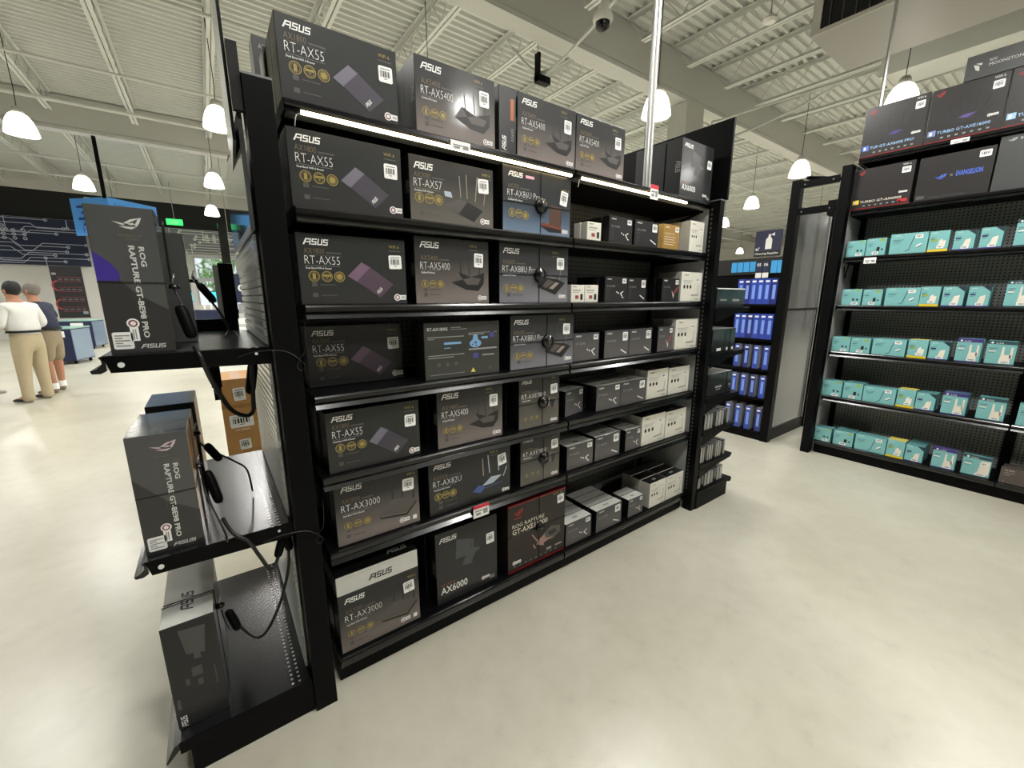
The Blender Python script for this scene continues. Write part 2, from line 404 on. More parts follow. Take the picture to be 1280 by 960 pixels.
# right end cap: header board, shelves that face +X
rec = empty('endcap_rack', (2.75, .4, 0), 'narrow black end rack with curved-lip shelves at the far right end of the gondola', 'shelving')
def R(o):
    o.parent = rec; o.matrix_parent_inverse = Matrix.Translation((-2.75, -.4, 0)); return o
R(MB().box(2.500, 2.518, -.055, .87, 2.157, 2.63).obj('header_board', BLK))
R(MB().box(2.500, 2.512, .03, .80, .1, 2.15).obj('back_panel', BLK))
R(MB().box(2.503, 2.937, -.052, .86, 0, .10).obj('kick_plate', BLK))
RT = [1.475, 1.162, .838, .593, .337]
RX = [3.0, 2.985, 2.97, 2.965, 2.978]
for z, xt in zip(RT, RX):
    o = R(MB().prism([(2.514, z - .03), (2.514, z), (xt - .02, z), (xt, z + .004), (xt + .004, z - .012), (xt - .01, z - .02), (xt - .02, z - .03)], 'y', -.045, .86).obj('shelf', BLK))
    MB().prism([(2.514, z - .031), (xt - .06, z - .031), (xt - .2, z - .04), (2.514, z - .10)], 'y', -.047, -.043).obj('shelf_bracket', BLK, o)
o = R(MB().box(2.503, 2.98, -.05, .86, .10, .13).obj('base_deck', BLK))
MB().tube([(2.99, -.05, .112), (2.99, .86, .112)], .022, 10).obj('price_rail', BLK, o)

# left end cap: two deep shelves, slatted back, sign board
lec = empty('endcap_rack', (-.3, .4, 0), 'black end rack with two deep shelves at the near left end of the gondola', 'shelving')
def Lc(o):
    o.parent = lec; o.matrix_parent_inverse = Matrix.Translation((.3, -.4, 0)); return o
SLATM = mat('slat_grey', (226, 230, 232), .3, coat=.5)
Lc(MB().box(-.109, -.106, .03, .86, .14, 1.74).obj('slat_backing', mat('slat_groove_dark', (60, 62, 62), .6)))
k = 0
zz = .15
while zz < 1.73:
    Lc(MB().prism([(-.1095, zz), (-.118, zz + .004), (-.118, zz + .022), (-.1095, zz + .0245)], 'y', .028, .86).obj('slat', SLATM)); zz += .0265
for i, z in enumerate((1.395, .784)):
    sh = Lc(MB().box(-.497, -.112, -.012, .845, z - .012, z).obj('shelf', DECK))
    MB().prism([(-.497, z), (-.505, z - .004), (-.5, z - .012), (-.5, z - .022), (-.512, z - .034), (-.525, z - .038), (-.522, z - .046), (-.505, z - .047), (-.492, z - .040), (-.492, z - .012)], 'y', -.012, .845).obj('price_rail', BLKG, sh)
    for yy in (-.012, .843):
        MB().prism([(-.495, z - .002), (-.112, z - .002), (-.112, z - .055), (-.2, z - .052), (-.485, z - .046)], 'y', yy - .003, yy).obj('shelf_bracket', BLK, sh)
    # pale discs for punched holes, light seen through them put into the colour
    for (hx, hz, hr) in ((-.462, z - .026, .0075), (-.15, z - .02, .0045)):
        MB().cyl((hx, -.0165, hz), hr, .0012, 'y', 14).obj('hole_light_disc', mat('hole_light_pale', (225, 228, 226), .3), sh)
bd = Lc(MB().box(-.497, -.112, -.03, .845, .118, .14).obj('base_deck', DECK))
MB().prism([(-.497, .14), (-.515, .133), (-.54, .085), (-.536, .08), (-.505, .112), (-.495, .118)], 'y', -.03, .845).obj('price_rail', BLKG, bd)
MB().box(-.50, -.108, -.034, -.030, .10, .142).obj('deck_edge', BLK, bd)
Lc(MB().box(-.475, -.106, -.03, .845, 0, .117).obj('kick_plate', BLK))
b = MB().prism([(-.140, -.01), (-.132, -.01), (-.110, .5), (-.118, .5)], 'z', 1.985, 2.63, 1); b.m[5] = 0
Lc(b.obj('header_board', [mat('sign_board_white', (222, 222, 220), .35, coat=.3), BLK]))
Lc(MB().box(-.131, -.105, -.03, -.0105, 2.06, 2.23).obj('foam_block', mat('speckled_foam', (38, 38, 38), .95, var=.9, scale=400)))
Lc(MB().box(-.124, -.112, -.015, .85, 1.745, 2.059).obj('acrylic_panel', mat('dark_acrylic', (70, 72, 74), .05, coat=1., spec=.8)))
Lc(MB().box(-.128, -.1245, -.02, .85, 1.735, 1.755).obj('trim_strip', STEEL))
# posts behind / uprights of the end rack
for yy in (.78,): Lc(MB().box(-.285, -.245, yy, yy + .04, 1.14, 1.345).box(-.28, -.25, yy + .005, yy + .035, 1.08, 1.14).obj('cord_reel_box', BLK))
for yy in (.70,): Lc(MB().box(-.285, -.245, yy, yy + .04, .50, .735).obj('cord_reel_box', BLK))

# ================================================================== CARTONS
CM = {}
def carton_mesh(w, d, h, mats):
    key = (round(w, 3), round(d, 3), round(h, 3), tuple(m.name for m in mats))
    if key in CM: return CM[key]
    b = MB().add([(0, 0, 0), (w, 0, 0), (w, d, 0), (0, d, 0), (0, 0, h), (w, 0, h), (w, d, h), (0, d, h)], [])
    for f, m in (((0, 3, 2, 1), 0), ((4, 5, 6, 7), 1), ((0, 1, 5, 4), 0), ((1, 2, 6, 5), 2), ((2, 3, 7, 6), 0), ((3, 0, 4, 7), 2)): b.f.append(f); b.m.append(m)
    me = b.mesh('carton', mats)
    bm = bmesh.new(); bm.from_mesh(me)
    bmesh.ops.bevel(bm, geom=bm.edges[:], offset=.0016, segments=1, affect='EDGES', profile=.5, material=-1)
    bm.to_mesh(me); bm.free(); CM[key] = me; return me
ORD = ['', 'second', 'third', 'fourth', 'fifth']
def carton(name, label, cat, x, y, z, w, d, h, mats, n=1, gap=.004, rz=0., group=None, jit=.006, short=None):
    """front carton plus the n-1 cartons lined up behind it; returns the front one"""
    me = carton_mesh(w, d, h, mats); rnd = random.Random(int(abs(x * 1000 + z * 777 + y * 31)))
    first = None
    for k in range(n):
        ox = rnd.uniform(-jit, jit) if k else 0
        v = Matrix.Rotation(rz, 3, 'Z') @ Vector((ox, k * (d + gap), 0))
        o = link(name, me, None, (x + v.x, y + v.y, z), (0, 0, rz))
        tag(o, label if k == 0 else ORD[k] + ' in line behind the ' + short, cat, group)
        if k == 0: first = o
    return first

F_DARK = grad_mat('print_charcoal', [(0, (47, 47, 47)), (.5, (40, 42, 42)), (1, (36, 38, 37))])
F_WARM = grad_mat('print_charcoal_to_taupe', [(0, (126, 117, 112)), (.28, (96, 90, 86)), (.62, (46, 46, 45)), (1, (38, 39, 39))], diag=-.12)  # printed gradients down to olive, lower tones also lifted for floor bounce light
F_GREY = grad_mat('print_charcoal_to_grey', [(0, (126, 126, 132)), (.35, (84, 85, 90)), (.6, (48, 49, 51)), (1, (38, 40, 40))], diag=-.1)
F_BLUE = grad_mat('print_black_to_blue', [(0, (112, 132, 154)), (.22, (78, 94, 114)), (.5, (44, 48, 52)), (1, (34, 35, 36))])
F_OLIVE = grad_mat('print_charcoal_olive', [(0, (104, 99, 92)), (.3, (84, 82, 76)), (.7, (46, 46, 43)), (1, (43, 43, 41))], diag=-.05)
F_RED = grad_mat('print_black_brown', [(0, (30, 21, 19)), (.5, (42, 35, 30)), (1, (40, 37, 34))])
F_TUF = grad_mat('print_tuf_grey', [(0, (44, 44, 44)), (.5, (42, 43, 44)), (1, (36, 37, 38))])
TOPD = mat('carton_top_black', (22, 23, 24), .35, coat=.4)

# pictures printed on the fronts: (material, polygon in u,v) lists
P_SLAB = [mat('print_slab_light', (112, 108, 122), .4), mat('print_slab_dark', (66, 62, 72), .4), INK_B]
P_SLABP = [mat('print_slab_light_purple', (118, 92, 114), .4), mat('print_slab_dark_purple', (82, 64, 80), .4), INK_B]
P_DK = mat('print_router_dark', (28, 27, 28), .4); P_MD = mat('print_router_mid', (84, 79, 75), .4); P_LT = mat('print_router_light', (150, 140, 132), .4)
P_TG = mat('print_tuf_panel', (72, 74, 75), .4); P_BRN = mat('print_router_brown', (84, 58, 46), .4); P_ORG = mat('print_copper', (128, 60, 40), .4); P_BLU = mat('print_router_blue', (66, 92, 150), .4); P_SIL = mat('print_router_silver', (170, 182, 196), .4)
P_PNK = mat('print_pink_metal', (160, 124, 118), .4)
def ln(a, b, w):
    dx, dy = b[0] - a[0], b[1] - a[1]; L = math.hypot(dx, dy); nx, ny = -dy / L * w / 2, dx / L * w / 2
    return [(a[0] + nx, a[1] + ny), (b[0] + nx, b[1] + ny), (b[0] - nx, b[1] - ny), (a[0] - nx, a[1] - ny)]
def pic_slab(P): return [(P[2], ln((.60, .55), (.60, .88), .010)), (P[2], ln((.66, .5), (.66, .87), .010)), (P[2], ln((.74, .42), (.74, .84), .010)), (P[2], ln((.85, .32), (.85, .55), .008)),
                         (P[0], [(.42, .42), (.555, .63), (.635, .56), (.50, .34)]), (P[1], [(.50, .34), (.635, .56), (.86, .31), (.72, .10)])]
PIC = {
 'slab': pic_slab(P_SLAB), 'slabp': pic_slab(P_SLABP),
 'wedge': [(P_DK, ln((.60, .48), (.585, .68), .012)), (P_DK, ln((.72, .45), (.70, .72), .012)), (P_DK, ln((.86, .4), (.86, .70), .012)), (P_DK, [(.46, .33), (.55, .50), (.74, .42), (.93, .50), (.92, .32), (.84, .20), (.66, .22)]),
           (P_MD, [(.46, .33), (.55, .50), (.62, .38)]), (P_MD, [(.62, .38), (.74, .42), (.88, .40), (.84, .30), (.68, .30)])],
 'slab4': [(P_LT, ln((.58, .45), (.565, .80), .008)), (P_LT, ln((.66, .45), (.65, .84), .008)), (P_LT, ln((.76, .42), (.79, .84), .010)), (P_LT, ln((.87, .38), (.90, .7), .008)),
           (P_MD, [(.38, .30), (.55, .42), (.66, .40), (.55, .18)]), (P_DK, [(.55, .18), (.66, .40), (.86, .28), (.74, .08)]), (P_SIL, [(.38, .52), (.46, .52), (.48, .43), (.39, .44)])],
 'tall': [(P_DK, [(.52, .14), (.57, .20), (.86, .13), (.88, .06), (.66, .05)]), (P_ORG, [(.54, .15), (.58, .20), (.86, .14), (.86, .11)]), (P_BRN, [(.66, .17), (.68, .50), (.85, .48), (.85, .14)]), (P_DK, ln((.84, .2), (.86, .84), .01))],
 'ship': [(P_DK, ln((.68, .45), (.66, .74), .012)), (P_LT, ln((.86, .36), (.88, .6), .006)), (P_LT, ln((.66, .46), (.80, .44), .012)), (P_DK, [(.52, .28), (.66, .46), (.84, .42), (.95, .36), (.80, .14)]),
          (P_LT, [(.70, .26), (.80, .37), (.86, .36), (.76, .24)]), (P_MD, [(.60, .30), (.68, .42), (.78, .38), (.66, .26)])],
 'egg': [(P_MD, [(.62, .46), (.74, .56), (.92, .52), (.96, .38), (.84, .22), (.70, .26)]), (P_LT, [(.66, .46), (.75, .53), (.74, .36)]), (P_DK, [(.75, .50), (.90, .48), (.82, .30)])],
 'blade': [(P_LT, ln((.64, .48), (.63, .82), .012)), (P_SIL, ln((.72, .50), (.70, .86), .012)), (P_SIL, ln((.84, .50), (.83, .76), .012)), (P_SIL, ln((.90, .36), (.95, .54), .012)),
           (P_DK, [(.48, .24), (.66, .38), (.74, .30), (.58, .14)]), (P_BLU, [(.50, .22), (.58, .32), (.66, .24), (.60, .15)]), (P_SIL, [(.62, .28), (.74, .42), (.88, .40), (.76, .28)]), (P_BLU, ln((.66, .22), (.88, .26), .012))],
 'flat4': [(P_DK, ln((.66, .52), (.66, .92), .022)), (P_DK, ln((.78, .5), (.78, .9), .016)), (P_DK, ln((.92, .4), (.93, .72), .02)), (P_MD, [(.48, .34), (.66, .52), (.94, .44), (.95, .40), (.82, .24), (.50, .29)]), (P_DK, [(.48, .33), (.50, .27), (.82, .22), (.96, .40), (.96, .36), (.83, .18), (.50, .24)])],
 'tuf': [(P_TG, [(.30, .56), (.32, .84), (.60, .76), (.58, .56)]), (P_DK, ln((.56, .6), (.53, .86), .012)), (P_DK, ln((.76, .52), (.78, .82), .012)), (P_TG, [(.40, .44), (.52, .66), (.70, .60), (.60, .40)]), (P_DK, [(.55, .42), (.62, .56), (.86, .58), (.88, .44), (.72, .38)])],
}
def disc(cx, cz, r, n=20, ax=1.): return [(cx + r * math.cos(2 * PI * i / n) * ax, cz + r * math.sin(2 * PI * i / n)) for i in range(n)]
def ring(b, cx, cz, r0, r1, n=24, y=0, mi=0):
    for i in range(n):
        a, c_ = 2 * PI * i / n, 2 * PI * (i + 1) / n
        b.poly([(cx + r0 * math.cos(a), cz + r0 * math.sin(a)), (cx + r1 * math.cos(a), cz + r1 * math.sin(a)), (cx + r1 * math.cos(c_), cz + r1 * math.sin(c_)), (cx + r0 * math.cos(c_), cz + r0 * math.sin(c_))], y, mi)
def seal(parent, x, z, r, kind):
    key = ('seal', round(r, 4), kind)
    if key not in TXT:
        b = MB(); ring(b, 0, 0, r * .86, r, mi=0); ring(b, 0, 0, r * .62, r * .74, mi=1, n=18)
        if kind == 0: b.rect(-.28 * r, -.55 * r, .28 * r, .35 * r, mi=0); b.poly([(-.4 * r, .3 * r), (0, .62 * r), (.4 * r, .3 * r)], 0, 0)
        elif kind == 1: b.rect(-.75 * r, -.02 * r, .75 * r, .34 * r, -.0003, 0); b.poly([(-.35 * r, -.1 * r), (0, -.55 * r), (.35 * r, -.1 * r)], 0, 1)
        else:
            b.poly([((.72 if i % 2 else .45) * r * math.cos(PI * i / 8), (.72 if i % 2 else .45) * r * math.sin(PI * i / 8)) for i in range(16)], 0, 0)
        TXT[key] = b.mesh('award_seal', [INK_GOLD, INK_BR])
    return link('award_seal', TXT[key], parent, (x, -.0008, z))
BARM = {}
def sticker(parent, x0, z0, x1, z1, tilt=0., y=-.0012, barcode=True):
    w, h = x1 - x0, z1 - z0; key = ('sticker', round(w, 3), round(h, 3), barcode)
    if key not in BARM:
        b = MB(); r = min(w, h) * .08; cx, cz = w / 2, h / 2
        b.poly([(-cx + r, -cz), (cx - r, -cz), (cx, -cz + r), (cx, cz - r), (cx - r, cz), (-cx + r, cz), (-cx, cz - r), (-cx, -cz + r)], 0, 0)
        if barcode:
            rn = random.Random(3); x = -cx * .74
            while x < cx * .7:
                bw = rn.choice((.035, .05, .08)) * w; b.rect(x, -cz * .36, min(x + bw, cx * .74), cz * .42, -.0003, 1); x += bw + rn.choice((.04, .06)) * w
            b.rect(-cx * .7, cz * .58, cx * .7, cz * .72, -.0003, 2); b.rect(-cx * .25, -cz * .62, cx * .2, -cz * .5, -.0003, 2)
        BARM[key] = b.mesh('price_sticker', [STK, INK_B, INK_G])
    return link('price_sticker', BARM[key], parent, ((x0 + x1) / 2, y, (z0 + z1) / 2), (0, -tilt, 0))
def badge(parent, x, z, w, h, red=True):
    key = ('badge', round(w, 3), round(h, 3), red)
    if key not in BARM:
        b = MB(); r = h * .5
        b.poly(disc(r, r, r, 20), 0, 0); b.poly([(r * 1.5, h * .16), (w, h * .16), (w, h * .84), (r * 1.5, h * .84)], -.0002, 0)
        ring(b, r, r, r * .45, r * .72, 18, -.0004, 1); b.rect(r * 2.2, h * .36, w * .93, h * .46, -.0005, 2); b.rect(r * 2.2, h * .54, w * .93, h * .64, -.0005, 2)
        BARM[key] = b.mesh('warranty_badge', [STK, mat('ink_maroon', (130, 60, 70), .5) if red else INK_D, INK_G])
    return link('warranty_badge', BARM[key], parent, (x, -.0010, z))
def puck(parent, w, h, u, v, r=.03, wires=True):
    if wires:
        b = MB(); b.box(u * w - .0012, u * w + .0012, -.003, -.0005, 0, h); b.box(0, w, -.003, -.0005, v * h - .0012, v * h + .0012)
        b.obj('security_wire', WIRE, parent)
    t = MB().lathe([(0, .024), (r * .55, .023), (r * .62, .019), (r * .85, .018), (r, .012), (r, 0), (0, 0)], n=24)
    o = t.obj('security_puck', BLKG, parent, (u * w, -.001, v * h), True); o.rotation_euler = (PI / 2, 0, 0)
    MB().lathe([(0, .0265), (r * .3, .026), (r * .34, .022)], n=16).obj('puck_button', mat('puck_grey', (60, 62, 64), .3), o)
def lines(parent, items, m, name='small_print', y=-.0006):
    b = MB()
    for (x0, z0, x1, z1) in items: b.rect(x0, z0, x1, z1, y)
    return b.obj(name, m, parent)

ART = {
 'AX55': dict(front=F_DARK, logo=(.055, .84, .215, .085), series=('AX1800', .058, .72, .17, .075), model=('RT-AX55', .058, .575, .30, .115), tagl=(.062, .525, .22), seals=[(.125, .405), (.235, .405), (.345, .405)], sr=.048, icons=[.26, .11], pic='slab', sticker=(.825, .55, .955, .76), badge=(.86, .05, .125, .11), wifi=(.83, .865)),
 'AX5400': dict(front=F_WARM, logo=(.065, .835, .245, .09), series=('AX5400', .07, .65, .22, .075), model=('RT-AX5400', .065, .52, .38, .105), tagl=(.075, .475, .17), seals=[(.115, .30), (.215, .30), (.315, .30)], sr=.044, icons=[.19, .11], pic='wedge', sticker=(.785, .58, .915, .80), badge=(.83, .045, .13, .085), wifi=(.72, .885)),
 'AX57': dict(front=F_OLIVE, logo=(.05, .80, .21, .10), series=('AX3000', .05, .675, .18, .075), model=('RT-AX57', .045, .53, .31, .12), tagl=(.05, .475, .21), seals=[(.10, .36), (.21, .36), (.315, .36)], sr=.051, icons=[.20, .09], pic='slab4', sticker=(.80, .58, .935, .82), badge=(.82, .05, .12, .105), wifi=(.85, .87)),
 'AX86': dict(front=F_BLUE, logo=(.07, .84, .2, .075), series=('AX5700', .065, .66, .15, .07), model=('RT-AX86U Pro', .06, .545, .46, .095), tagl=(.07, .495, .2), seals=[(.12, .29), (.215, .29), (.31, .27)], sr=.046, icons=[.19], pic='tall', sticker=(.83, .52, .945, .76), tilt=-.16, badge=(.86, .045, .10, .08), wifi=(.86, .75), puck=(.53, .46, .033), pink=(.31, .85)),
 'AX88': dict(front=F_GREY, logo=(.045, .83, .22, .085), series=('AX6000', .045, .65, .16, .075), model=('RT-AX88U Pro', .04, .525, .46, .10), tagl=(.05, .475, .17), seals=[(.095, .25), (.19, .25), (.285, .25)], sr=.044, icons=[.11], pic='ship', sticker=(.815, .60, .93, .81), badge=(.85, .07, .11, .085), wifi=(.74, .87), puck=(.55, .49, .033)),
 'AXE': dict(front=F_OLIVE, logo=(.06, .87, .24, .06), series=('AXE7800', .07, .68, .22, .055), model=('RT-AXE7800', .06, .59, .58, .08), tagl=(.07, .555, .2), seals=[(.15, .20), (.30, .20), (.43, .20)], sr=.036, icons=[.08], pic='egg', sticker=(.77, .61, .945, .80), badge=(.78, .045, .17, .075), wifi=(.79, .90), puck=(.57, .48, .031)),
 'AX82': dict(front=F_TUF, logo=(.05, .83, .20, .085), series=('AX5400', .05, .645, .16, .07), model=('RT-AX82U', .045, .515, .32, .105), tagl=(.055, .465, .18), seals=[(.095, .33), (.18, .33), (.265, .33)], sr=.042, icons=[.18, .09], pic='blade', sticker=(.83, .60, .94, .82), tilt=.14, badge=(.88, .035, .10, .08), wifi=(.72, .875)),
 'AX3000': dict(front=F_WARM, logo=(.07, .84, .24, .085), series=('AX3000', .075, .66, .20, .07), model=('RT-AX3000', .065, .53, .44, .105), tagl=(.08, .47, .24), seals=[(.125, .30), (.235, .30), (.345, .30)], sr=.045, icons=[.2, .1], pic='flat4', sticker=(.79, .60, .935, .80), badge=(.73, .07, .13, .09), wifi=(.85, .85), sq=(.905, .075)),
 'TUF': dict(front=F_TUF, logo=(.055, .86, .27, .065), series=('TUF GAMING', .06, .245, .22, .032, 'o'), model=('AX6000', .06, .13, .42, .10), tagl=None, seals=[], sr=.04, icons=[], pic='tuf', sticker=(.81, .60, .945, .755), badge=(.72, .085, .14, .055), wifi=None, tuflogo=(.87, .05)),
}
INK_ORG = mat('ink_orange', (170, 96, 50), .45); INK_PNK = mat('ink_pink', (200, 150, 170), .5); INK_TEXT2 = mat('ink_warm_white', (214, 206, 190), .45)
def art(o, kind, w, h, pic=None):
    A = ART[kind]
    lu, lv, lw, lh = A['logo']; wordmark(o, lu * w, lv * h, lw * w, lh * h, INK_W)
    s = A['series']; text('series_name', s[0], INK_ORG if len(s) > 5 else INK_BR, o, s[1] * w, s[2] * h, s[4] * h, s[3] * w, thin=-.012)
    if len(s) == 5: lines(o, [((s[1] + s[3] + .015) * w, (s[2] + .008) * h, (s[1] + s[3] + .15) * w, (s[2] + .03) * h), (s[1] * w, (s[2] - .022) * h, (s[1] + .32) * w, (s[2] - .016) * h)], INK_D)
    m = A['model']; text('model_name', m[0], INK_W, o, m[1] * w, m[2] * h, m[4] * h, m[3] * w, thin=(-.02 if kind != 'TUF' else .01))
    if A['tagl']:
        u, v, l = A['tagl']; text('tagline', 'Dual Band WiFi 6 Router', INK_W, o, u * w, (v - .018) * h, .026 * h, l * w, thin=.01)
        lines(o, [(u * w, (v + .026) * h, (u + l * 1.35) * w, (v + .03) * h)], INK_G)
    for k, (u, v) in enumerate(A['seals']): seal(o, u * w, v * h, A['sr'] * w, k)
    for v in A['icons']:
        lines(o, [(.10 * w, v * h, .145 * w, (v + .06) * h)], INK_D, 'feature_icon'); lines(o, [(.17 * w, (v + .02) * h, (.17 + .14) * w, (v + .032) * h)], INK_D)
    b = MB(); mats = []
    for i, (mt, pl) in enumerate(PIC[pic or A['pic']]):
        if mt not in mats: mats.append(mt)
        b.poly([(u * w, v * h) for u, v in pl], -.0004 - .00008 * i, mats.index(mt))
    b.obj('router_picture', mats, o)
    if A['pic'] == 'slab':
        wm = wordmark(o, .705 * w, .15 * h, .07 * w, .05 * h, INK_W, -.0012, rot=-.85)
    u0, v0, u1, v1 = A['sticker']; sticker(o, u0 * w, v0 * h, u1 * w, v1 * h, A.get('tilt', random.Random(w * h * o.location.z).uniform(-.05, .05)))
    u, v, bw, bh = A['badge']; badge(o, u * w, v * h, bw * w, bh * h)
    if A['wifi']: u, v = A['wifi']; text('wifi_mark', 'WiFi 6', INK_GOLD, o, u * w, v * h, .045 * h, .105 * w); lines(o, [(u * w, (v - .05) * h, (u + .12) * w, (v - .035) * h)], INK_D)
    if 'puck' in A: u, v, r = A['puck']; puck(o, w, h, u, v, r)
    if 'pink' in A: u, v = A['pink']; lines(o, [(u * w, v * h, (u + .12) * w, (v + .045) * h)], INK_PNK, 'pink_strip')
    if 'sq' in A: u, v = A['sq']; lines(o, [(u * w, v * h, (u + .05) * w, (v + .07) * h)], STK, 'square_mark')
    if 'tuflogo' in A:
        u, v = A['tuflogo']; b = MB()
        for k in range(3): b.poly([((u + .03 * k) * w, (v + .05 - .012 * k) * h), ((u + .025 + .03 * k) * w, (v + .07) * h), ((u + .02 + .03 * k) * w, (v + .01) * h), ((u - .005 + .03 * k) * w, (v - .005) * h)], -.0006)
        b.obj('winged_emblem', INK_G, o)
# router cartons: kind, x0, y, tier z, w, h, depth, rows deep, rz, picture, label, short name
RB = [
 ('AX55', .003, .026, TIER[0], .369, .232, .105, 3, 0, 'slab', 'charcoal router carton picturing a flat slab router, leftmost on the lit top shelf', 'leftmost carton on the lit top shelf'),
 ('AX5400', .438, .026, TIER[0], .343, .252, .1, 3, 0, None, 'grey-brown wedge-router carton with a bright lamp glint, second from left on the lit top shelf', 'second front-facing carton of the lit top shelf'),
 ('AX5400', .895, .026, TIER[0], .34, .25, .1, 2, 0, None, 'wedge-router carton right of the sideways orange-lettered spine on the top shelf', 'wedge-router carton right of the sideways spine'),
 ('AX5400', 1.24, .026, TIER[0], .347, .25, .1, 1, 0, None, 'last wedge-router carton at the right end of the top shelf row', ''),
 ('TUF', 2.098, .026, TIER[0], .345, .322, .105, 3, 0, None, 'tall black carton with grey emblem alone at the right end of the top shelf', 'tall black carton at the right end of the top shelf'),
 ('AX55', .003, .026, TIER[1], .368, .233, .105, 2, 0, 'slab', 'charcoal slab-router carton, leftmost on the shelf just below the lit strip', 'leftmost carton below the lit strip'),
 ('AX57', .400, .026, TIER[1], .369, .228, .105, 2, 0, None, 'charcoal carton picturing a slab router with four antennas, below the lit strip', 'four-antenna carton below the lit strip'),
 ('AX86', .818, .026, TIER[1], .397, .266, .105, 2, 0, None, 'blue-footed carton picturing an upright brown router, wired with a black security puck', 'blue-footed carton'),
 ('AX55', .000, .026, TIER[2], .369, .232, .105, 3, 0, 'slabp', 'charcoal carton picturing a purple slab router, leftmost on the third shelf down', 'purple slab-router carton on the third shelf down'),
 ('AX5400', .406, .026, TIER[2], .336, .255, .1, 2, 0, None, 'wedge-router carton in the middle of the third shelf down, left bay', 'wedge-router carton on the third shelf down'),
 ('AX88', .798, .026, TIER[2], .412, .26, .105, 1, 0, None, 'wide grey carton with security puck on the third shelf down', ''),
 ('AX55', .022, .165, TIER[3], .372, .232, .105, 2, 0, 'slabp', 'shaded slab-router carton pushed back on the fourth shelf down, far left', 'pushed-back slab-router carton'),
 ('AX88', .860, .03, TIER[3], .405, .256, .105, 2, 0, None, 'wide grey carton with security puck on the fourth shelf down', 'wide grey carton on the fourth shelf down'),
 ('AX55', .035, .03, TIER[4], .36, .236, .105, 3, 0, 'slab', 'charcoal slab-router carton, leftmost on the fifth shelf down', 'slab-router carton on the fifth shelf down'),
 ('AX5400', .476, .03, TIER[4], .338, .26, .1, 2, 0, None, 'wedge-router carton with brownish glare on the fifth shelf down', 'wedge-router carton on the fifth shelf down'),
 ('AXE', .912, .03, TIER[4], .262, .264, .105, 2, 0, None, 'narrow olive carton with security puck, upper one of the pair by the bay seam', 'upper narrow olive carton'),
 ('AX3000', .041, .03, TIER[5], .337, .262, .09, 3, 0, None, 'taupe carton with flat four-antenna router on the sixth shelf down, far left', 'taupe carton on the sixth shelf down'),
 ('AX82', .425, .03, TIER[5], .434, .255, .105, 2, 0, None, 'wide carton picturing a silver and blue router with four antennas', 'silver and blue router carton'),
 ('AXE', .923, .03, TIER[5], .264, .266, .105, 2, 0, None, 'narrow olive carton with security puck, lower one of the pair by the bay seam', 'lower narrow olive carton'),
 ('AX3000', .017, .03, BASE, .339, .262, .09, 3, 0, None, 'taupe carton standing on the bottom deck under a silver-edged box, far left', 'taupe carton on the bottom deck'),
 ('TUF', .449, .045, BASE, .337, .368, .105, 2, 0, None, 'tall dark grey carton with large white lettering on the bottom deck', 'tall dark grey carton on the bottom deck'),
]
for (kd, x, y, z, w, h, d, n, rz, pc, lab, short) in RB:
    o = carton('router_carton', lab, 'box', x, y, z + .0005, w, d, h, [ART[kd]['front'], TOPD, WRAP_SIDE], n, .006, rz, 'router cartons on the gondola', short=short)
    art(o, kd, w, h, pc)
    if n > 1 and kd in ('AX55', 'AX5400', 'TUF', 'AX57', 'AX3000'):
        # lettered spine on the left side of the front carton
        sp = link('side_wordmark', wordmark_mesh(INK_G), o, (-.0008, d * .35, h * .62), (PI / 2, 0, -PI / 2)); sp.rotation_euler = (0, PI / 2, -PI / 2); sp.scale = (.2 * h, 1, .3 * d)
# the sideways carton on the top shelf: its spine faces the aisle
o = carton('router_carton', 'carton turned sideways on the top shelf, its orange-lettered spine facing the aisle', 'box', .80, .026, TIER[0] + .0005, .088, .34, .25, [WRAP_SIDE, TOPD, F_TUF], 1, group='router cartons on the gondola')
wordmark(o, .016, .012, .055, .02, INK_W, rot=-PI / 2).location.x = .036
lines(o, [(.058, .13, .076, .21)], INK_ORG, 'orange_lettering'); text('spine_name', 'AX6000', INK_G, o, .075, .05, .014, .05, rot=-PI / 2)
# the carton shown from its back
w, h = .366, .236
o = carton('router_carton', 'carton turned back to front showing a blue network diagram and small print', 'box', .432, .03, TIER[3] + .0005, w, .105, h, [grad_mat('print_back_grey', [(0, (66, 67, 63)), (.5, (52, 54, 50)), (1, (58, 58, 54))]), TOPD, WRAP_SIDE], 1, group='router cartons on the gondola')
text('model_name', 'RT-AX1800S', INK_W, o, .04 * w, .86 * h, .055 * h, .25 * w)
BLU = mat('ink_light_blue', (120, 165, 205), .5); PUR = mat('ink_violet', (70, 66, 140), .5)
lines(o, [(.33 * w, .9 * h, .46 * w, .915 * h), (.33 * w, .87 * h, .54 * w, .88 * h), (.56 * w, .76 * h, .78 * w, .775 * h), (.56 * w, .79 * h, .96 * w, .8 * h), (.04 * w, .74 * h, .5 * w, .755 * h), (.04 * w, .71 * h, .12 * w, .72 * h),
          (.04 * w, .42 * h, .5 * w, .435 * h), (.04 * w, .38 * h, .36 * w, .395 * h), (.56 * w, .48 * h, .96 * w, .51 * h), (.06 * w, .08 * h, .5 * w, .09 * h), (.75 * w, .36 * h, .92 * w, .385 * h)], INK_G)
lines(o, [(.24 * w, .61 * h, .46 * w, .65 * h), (.24 * w, .54 * h, .32 * w, .555 * h)], BLU, 'speed_chart')
b = MB(); b.poly([(.655 * w + .08 * w * math.cos(t * PI / 12), .60 * h + .075 * h * math.sin(t * PI / 12)) for t in range(24)], -.0006); b.poly([(.61 * w, .63 * h), (.7 * w, .63 * h), (.68 * w, .76 * h), (.63 * w, .76 * h)], -.0007); b.rect(.74 * w, .68 * h, .83 * w, .72 * h, -.0006)
